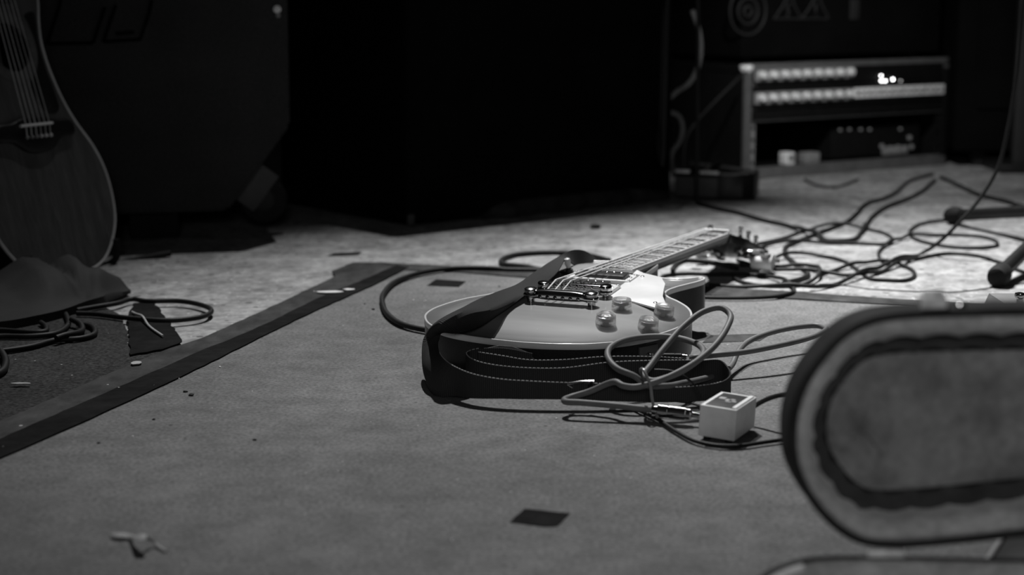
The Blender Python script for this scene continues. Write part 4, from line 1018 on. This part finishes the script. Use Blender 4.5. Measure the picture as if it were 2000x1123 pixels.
# ------------------------------------------------------------------ foot pedal in front of the rack
f0, f1 = G(1318, 388), G(1402, 392)
fx = (f1-f0).normalized(); fy = Vector((-fx.y, fx.x, 0)); FPM = frame(f0, fx, fy, Z); fwid = (f1-f0).length
fp = thing('foot_pedal', 'small black foot pedal with pale metal bars on top, left of the rack', 'pedal', mtx=FPM)
fh = .058
rr = [(0, 0), (fwid, 0), (fwid+.052, .010), (fwid+.072, .035), (fwid+.060, .12), (0, .12)]
MB().add(*prism(rr, .006, fh, .003)).build('body', M_black_plastic, fp)
MB().add(*box((fwid*.5, -.0015, .028), (fwid*.98, .003, .042), .001)).build('front_plate', mat('dim_grey_plate', .06, .5, noise=[(40, 3, .85, 1.15)]), fp)
b = MB(); b.add(*box((.016, .004, fh+.003), (.032, .012, .007), .002)); b.build('edge_bar', M_silver, fp)
b = MB(); b.add(*box((fwid-.019, -.002, fh+.003), (.040, .010, .007), .002)); b.add(*box((fwid-.036, .020, fh+.003), (.010, .05, .007), .002)); b.build('bracket', M_silver, fp)
b = MB(); b.add(*rod((.010, .085, fh+.012), (fwid+.035, .070, fh+.004), .0045)); b.build('lever', M_rackalu, fp)
b = MB(); b.add(*tube([Vector(p) for p in ((fwid-.024, .012, fh+.010), (fwid-.018, .030, fh+.014), (fwid-.008, .040, fh+.017))], .0050, 8)); b.build('pivot', M_chrome, fp)
b = MB(); b.add(*tube(spl([Vector(p) for p in ((fwid, .004, fh), (fwid+.030, .006, fh), (fwid+.055, .022, fh+.002), (fwid+.066, .05, fh+.003))], 5), .0028, 8)); b.build('rim_wire', M_greyplastic, fp)
for (x, y) in ((.012, .012), (fwid, .015), (.012, .1), (fwid+.04, .1)): MB().add(*lathe([(.007, 0), (.008, .008)], 14, Matrix.Translation((x, y, 0)))).build('rubber_foot', M_rubber, fp)
# curled cables hanging behind the pedal
for lab, P in (('short grey cable curl hanging at the cabinet edge, upper of two', [A(1352, 20, 3.95), A(1367, 70, 3.95), A(1366, 120, 3.95), A(1348, 160, 3.94), A(1320, 180, 3.93), A(1300, 200, 3.93)]),
               ('short grey cable curl hanging at the cabinet edge, lower of two', [A(1306, 218, 3.95), A(1325, 226, 3.95), A(1333, 250, 3.95), A(1326, 278, 3.95), A(1312, 300, 3.95), A(1316, 345, 3.97)])):
    tag(MB().add(*tube(resample(spl(P, 8), .006), .0058, 9)).build('cable', M_cable_grey, None, 60), lab, 'cable')
P = [A(1450, 145, 4.2), A(1430, 165, 4.18), A(1390, 205, 4.15), A(1360, 238, 4.12), A(1340, 270, 4.1), A(1335, 320, 4.08), A(1338, 360, 4.07)]
tag(MB().add(*tube(resample(spl(P, 8), .006), .0035, 9)).build('cable', M_cable, None, 60), 'black cable slanting down leftwards from the top corner of the rack', 'cable')

# ------------------------------------------------------------------ acoustic guitar at the left
AR = R(62); AL = R(16.5)
nh = Vector((math.sin(AR), -math.cos(AR), 0)); an = (nh*math.cos(AL)+Z*math.sin(AL)); aa = (Z*math.cos(AL)-nh*math.sin(AL)); ab = aa.cross(an)
AO = A(139, 534, 2.90)
AM = frame(AO, aa, -ab, an)                    # local (s along the neck, -side, out of the top)
ac = thing('acoustic_guitar', 'dark acoustic guitar with pale edge binding leaning back at the left', 'guitar', mtx=AM)
def al(s, h, d): return Vector((s, -h, d))
AC = [(-.002, 0), (.0, .05), (.012, .086), (.038, .115), (.075, .138), (.120, .147), (.165, .145), (.205, .132), (.25, .105), (.29, .088), (.326, .079), (.36, .074), (.392, .074), (.425, .081), (.46, .092), (.50, .100), (.535, .099), (.565, .083), (.582, .056), (.588, .03), (.589, 0)]
ACo = spl([Vector((a, b_, 0)) for a, b_ in AC]+[Vector((a, -b_, 0)) for a, b_ in AC[-2:0:-1]], 5, True); an_ = len(ACo)
HC_, HR = .383, .041
hole = []
for p in ACo:
    t = math.atan2(p.y, p.x-HC_); hole.append(Vector((HC_+HR*math.cos(t), HR*math.sin(t), 0)))
v = [al(p.x, p.y, 0) for p in ACo]
for t in (.35, .7, 1.0): v += [al(*(p+(q-p)*t).xy, 0) for p, q in zip(ACo, hole)]
v += [al(q.x, q.y, -.003) for q in hole]
f = []
for i in range(4):
    for j in range(an_): f.append((i*an_+j, i*an_+(j+1) % an_, (i+1)*an_+(j+1) % an_, (i+1)*an_+j))
MB().add(v, f).build('top', M_acou, ac, 30)
v = [al(p.x, p.y, 0) for p in ACo]+[al(p.x, p.y, -.098) for p in ACo]
f = [(j, (j+1) % an_, an_+(j+1) % an_, an_+j) for j in range(an_)]+[tuple(an_+j for j in range(an_))]
MB().add(v, f).build('back_and_sides', M_acside, ac, 50)
MB().add(*tube([al(p.x, p.y, -.0005) for p in ACo+[ACo[0]]], .0024, 8, False)).build('binding', M_acbind, ac)
MB().add(*tube([al(p.x, p.y, -.0975) for p in ACo+[ACo[0]]], .0022, 8, False)).build('back_binding', M_acbind, ac)
ro = MB()
for r_, w_ in ((.044, .0012), (.0485, .0026), (.0535, .0026), (.0575, .0012)):
    ro.add(*lathe([(r_-w_, .0002), (r_-w_, .0007), (r_+w_, .0007), (r_+w_, .0002)], 48, Matrix.Translation((HC_, 0, 0)), False))
ro.build('rosette', M_rosette, ac)
# pickguard on the treble side
pgp = spl([Vector(p) for p in ((.435, -.050, 0), (.44, -.074, 0), (.41, -.070, 0), (.38, -.066, 0), (.34, -.068, 0), (.30, -.074, 0), (.272, -.072, 0), (.268, -.045, 0), (.29, -.030, 0), (.322, -.024, 0), (.335, -.040, 0), (.36, -.056, 0), (.39, -.060, 0), (.42, -.055, 0))], 4, True)
MB().add(*prism(pgp, .0002, .0014, .0005)).build('pickguard', M_black_plastic, ac)
# bridge
brp = spl([Vector(p) for p in ((.262, .03, 0), (.262, -.03, 0), (.256, -.05, 0), (.252, -.088, 0), (.230, -.090, 0), (.224, -.055, 0), (.208, -.030, 0), (.203, 0, 0), (.208, .030, 0), (.224, .055, 0), (.230, .090, 0), (.252, .088, 0), (.256, .05, 0))], 3, True)
br = MB().add(*prism(brp, .0002, .0085, .003)).build('bridge', M_black_plastic, ac)
MB().add(*box((.2495, 0, .0095), (.0042, .074, .0085), .0012)).build('saddle', M_bone, br)
for k in range(6): MB().add(*lathe([(.0026, 0), (.0032, .002), (.0028, .004), (.001, .005)], 14, Matrix.Translation((.230, -.0275+k*.011, .0080)))).build('bridge_pin', M_acbind if k < 3 else M_greyplastic, br)
for k in range(6):
    y = -.0275+k*.011
    MB().add(*tube([Vector((.230, y, .0095)), Vector((.2495, y, .0140)), Vector((.895, y*.65, .0085))], .0007 if k > 2 else .0005, 6)).build('string', M_string, ac)
MB().add(*box((.675, 0, .004), (.44, .050, .007), .002)).build('fretboard', M_board, ac)
MB().add(*lathe([(.022, 0), (.022, .31)], 20, frame((.585, 0, -.006), (0, 1, 0), (0, 0, 1), (1, 0, 0)))).build('neck', M_acside, ac)
MB().add(*prism([(.89, .024), (.91, .032), (1.06, .036), (1.065, 0), (1.06, -.036), (.91, -.032), (.89, -.024)], -.014, 0, .002)).build('headstock', M_acside, ac)
# its stand: cradle with legs
gs = thing('guitar_stand', 'black tubular stand carrying the acoustic guitar at the left', 'stand', loc=(0, 0, 0))
s0 = AO-an*.05+Vector((0, 0, -.004)); 
for s in (-1, 1):
    base_ = AM @ al(.02, s*.105, .008); bk = AM @ al(.02, s*.105, -.115)
    MB().add(*tube(resample(spl([base_+an*.012+aa*.02, base_-aa*.012, (base_+bk)/2-aa*.016, bk-aa*.012, bk+aa*.10], 6), .008), .006, 8)).build('cradle_arm', M_rubber, gs)
    foot = (base_+bk)/2; fe = Vector((foot.x+nh.x*.10+ab.x*s*.10, foot.y+nh.y*.10+ab.y*s*.10, .008))
    if s < 0: fe = G(-14, 584, .008)
    MB().add(*rod((base_+bk)/2-aa*.016, fe, .0055)).build('leg', M_black_plastic, gs)
bk0 = AM @ al(.05, 0, -.13); bkf = Vector((bk0.x-nh.x*.20, bk0.y-nh.y*.20, .008))
MB().add(*rod(AM @ al(.50, 0, -.112), bkf, .0075)).build('back_leg', M_black_plastic, gs)
MB().add(*rod(AM @ al(.02, -.105, -.115), AM @ al(.02, .105, -.115), .006)).build('cross_bar', M_black_plastic, gs)

# black cloth bag on the floor in front of it
cl = MB(); v = []; f = []; NX, NY = 44, 24
c00, c10, c11, c01 = G(-150, 668), G(60, 664), G(252, 585), G(165, 548)
qa, qb, qc, qd = G(-160, 640), G(178, 612), G(256, 585), G(120, 560)
def cbil(s, t):
    # s along the front edge (left to right), t to the back
    fr = spl([G(-160, 660), G(0, 650), G(100, 632), G(180, 607), G(256, 578)], 11); bk = spl([G(-160, 600), G(-40, 590), G(60, 575), G(140, 565), G(205, 556)], 11)
    k = min(int(s*(len(fr)-1)), len(fr)-2); u_ = s*(len(fr)-1)-k
    return (fr[k]*(1-u_)+fr[k+1]*u_)*(1-t)+(bk[k]*(1-u_)+bk[k+1]*u_)*t
def ch(s, t):
    h = .012+.030*sm(t/.5)*(1-.25*s)
    h += .008*math.sin(s*7.5+1.2+t*2)*sm(t/.4)-.010*math.exp(-((s-.74-.12*t)/.05)**2)*sm(t/.3)
    h += .014*max(0, 1-abs(s-.56+.10*t)/.16)*sm(t/.3)-.010*max(0, 1-abs(s-.73+.12*t)/.05)*sm(t/.25)+.010*max(0, 1-abs(s-.84+.1*t)/.09)*sm(t/.3)
    h += .003*mnoise.noise(Vector((s*5, t*4, 3)))
    return max(.010, h)*(1-.55*sm((s-.86)/.14)*(1-t*.4))+.004
FRB = [[cbil(i/(NX-1), j/(NY-1)) for j in range(NY)] for i in range(NX)]
for i in range(NX):
    for j in range(NY):
        p = FRB[i][j]; v.append(Vector((p.x, p.y, ch(i/(NX-1), j/(NY-1)))))
nb = len(v)
for i in range(NX):
    for j in range(NY):
        p = FRB[i][j]; v.append(Vector((p.x, p.y, .0042)))
for i in range(NX-1):
    for j in range(NY-1):
        a = i*NY+j; f.append((a, a+NY, a+NY+1, a+1)); f.append((nb+a, nb+a+1, nb+a+NY+1, nb+a+NY))
for i in range(NX-1):
    for j in (0, NY-1): a = i*NY+j; f.append((a, nb+a, nb+a+NY, a+NY))
for j in range(NY-1):
    for i in (0, NX-1): a = i*NY+j; f.append((a, a+1, nb+a+1, nb+a))
cl.add(v, f); bag = tag(cl.build('gig_bag', M_cloth, None, 70), 'limp black bag lying crumpled on the floor below the acoustic guitar', 'bag')

# cables by the bag, left
LAID.clear()
floor_cable('black cable loop on the concrete sticking out right of the black bag', [(150, 606), (183, 600), (230, 592), (258, 584), (285, 588), (350, 588), (398, 597), (413, 608), (392, 619), (330, 626), (250, 621), (183, 613), (150, 612)], .0037, m=M_cable, z0=.005)
floor_cable('dark coil of cable on the black carpet, two flat outer turns', [(-60, 692), (0, 686), (60, 677), (110, 664), (150, 662), (180, 655), (186, 645), (175, 636), (150, 632)], .0037, m=M_cable, z0=.0042)
floor_cable('dark cable end rising out of the coil towards the bag', [(-60, 662), (0, 657), (60, 657), (105, 652), (132, 636), (132, 622), (124, 606)], .0037, m=M_cable, z0=.0042)
floor_cable('inner turn of dark cable lying inside the coil on carpet', [(-60, 646), (0, 645), (60, 649), (86, 648), (90, 638), (80, 630)], .0037, m=M_cable, z0=.0042)
floor_cable('small inner bend of dark cable at the right of the coil', [(110, 667), (145, 658), (160, 648), (158, 638), (140, 632)], .0040, m=M_cable, z0=.0042)
floor_cable('dark cable bend at the left edge below the coil', [(-40, 742), (0, 728), (11, 712), (8, 698), (-10, 686), (-50, 680)], .0046, m=M_cable, z0=.0042)
floor_cable('thin pale string trailing across the tape patch', [(258, 609), (275, 620), (295, 640), (318, 656)], .0016, m=M_leaf, z0=.0075, name='string', cat='string')

# ------------------------------------------------------------------ debris
lf = thing('dry_leaf', 'curled pale dry leaf scrap alone on the mat at the lower left', 'leaf', loc=G(268, 1056, .004))
lo = lf.location.copy()
def strip(P, W_, up):
    T_ = [p+Vector((0, w_, 0)) for p, w_ in zip(P, W_)]; B_ = [p-Vector((0, w_, 0)) for p, w_ in zip(P, W_)]; M_ = [(a+b_)/2+Vector((0, 0, up)) for a, b_ in zip(T_, B_)]
    v, f, *_ = ribbon3(T_, M_, B_, thick=.0006, n=5, k=4); return v, f
P = [G(216, 1046, .006), G(235, 1046, .007), G(252, 1048, .006), G(262, 1052, .010), G(276, 1050, .016), G(288, 1051, .017)]
MB().add(*strip([p-lo for p in P], [.002, .005, .005, .005, .009, .004], .002)).build('blade', M_leaf, lf, 70)
P = [G(284, 1049, .015), G(298, 1055, .010), G(306, 1065, .006), G(318, 1074, .0055), G(324, 1078, .005)]
MB().add(*tube(resample(spl([p-lo for p in P], 6), .003), .0017, 7)).build('stalk', M_leaf, lf)
def crumb(px, py, s, m, label, grp, z=.004):
    p = G(px, py, z); b = MB(); pts = []
    bm_ = bmesh.new(); bmesh.ops.create_icosphere(bm_, subdivisions=1, radius=s)
    for q in bm_.verts: q.co = Vector((q.co.x*random.uniform(.7, 1.6), q.co.y*random.uniform(.6, 1.2), q.co.z*random.uniform(.4, .8)+s*.35))
    bm_.verts.index_update(); b.add([q.co.copy() for q in bm_.verts], [[q.index for q in fc.verts] for fc in bm_.faces]); bm_.free()
    o = b.build('crumb', m); o.location = p; tag(o, label, 'debris', grp); return o
for (x, y, s) in ((362, 766, .0028), (374, 773, .0034)):
    crumb(x, y, s, M_crumbd, 'black crumb lying close to its twin on the mat right of the tape', 'pair of black crumbs')
for (x, y) in ((259, 853), (349, 740), (430, 717), (500, 590), (808, 586), (830, 588), (1087, 818)):
    crumb(x, y, .0014, M_crumb, 'tiny white speck of debris on the grey mat', 'white specks on the mat')
for (x, y, s) in ((300, 820, .0018), (193, 866, .0018), (497, 860, .0020), (729, 605, .0028), (712, 594, .0016), (975, 560, .0018)):
    crumb(x, y, s, M_crumbd, 'tiny dark speck of debris alone on the grey mat', 'dark specks on the mat')
def flake(px, py, sx, sy, label, m=None):
    p = G(px, py, .0066); out = [(sx*math.cos(a)*random.uniform(.7, 1.1), sy*math.sin(a)*random.uniform(.6, 1.1)) for a in [k*PI/5 for k in range(10)]]
    o = MB().add(*prism(out, 0, .0012)).build('paint_flake', m or M_crumb, None, 30, False); o.location = p; tag(o, label, 'debris'); return o
flake(645, 571, .022, .010, 'long pale paint flake on the dark tape, left of two')
flake(682, 566, .010, .008, 'short pale paint flake on the dark tape, right of two')
flake(265, 710, .007, .012, 'ragged pale flake at the foot of the crumpled tape patch', M_leaf)
flake(42, 750, .013, .004, 'thin pale sliver on the black carpet near the left edge', M_leaf)
o_ = crumb(1162, 446, .012, M_crumbd, 'small black scrap alone on the concrete before the tall cabinet', None, .0)

# ------------------------------------------------------------------ lights: stage spots above and behind, added fill lamps in front and at the rack
def spot(name, loc, tgt, energy, size, blend, radius):
    l = bpy.data.lights.new(name, 'SPOT'); l.energy = energy; l.spot_size = R(size); l.spot_blend = blend; l.shadow_soft_size = radius
    o = bpy.data.objects.new(name, l); C.objects.link(o); o.location = loc
    o.rotation_euler = (Vector(tgt)-Vector(loc)).to_track_quat('-Z', 'Y').to_euler(); return o
def area(name, loc, tgt, energy, sx, sy):
    l = bpy.data.lights.new(name, 'AREA'); l.energy = energy; l.shape = 'RECTANGLE'; l.size = sx; l.size_y = sy
    o = bpy.data.objects.new(name, l); C.objects.link(o); o.location = loc
    o.rotation_euler = (Vector(tgt)-Vector(loc)).to_track_quat('-Z', 'Y').to_euler(); return o
spot('stage_spot', (.25, 3.9, 3.3), (1.06, 2.74, 0), 880, 42, 1.0, .035)
spot('stage_spot_wide', (-.10, 4.1, 3.3), (.34, 2.28, 0), 640, 44, 1.0, .03)
spot('front_fill', (.05, -1.1, 1.0), (.40, 1.75, .1), 48, 50, 1.0, .25)  # added soft fill for faces turned to the camera, no fixture of the room
spot('rack_fill', (.55, 3.1, 1.1), (.86, 4.35, .15), 60, 44, .9, .05)  # added lamp to brighten the rack front, no such fixture there
w = bpy.data.worlds.new('world'); sc.world = w; w.use_nodes = True
w.node_tree.nodes['Background'].inputs[0].default_value = (1, 1, 1, 1); w.node_tree.nodes['Background'].inputs[1].default_value = .006
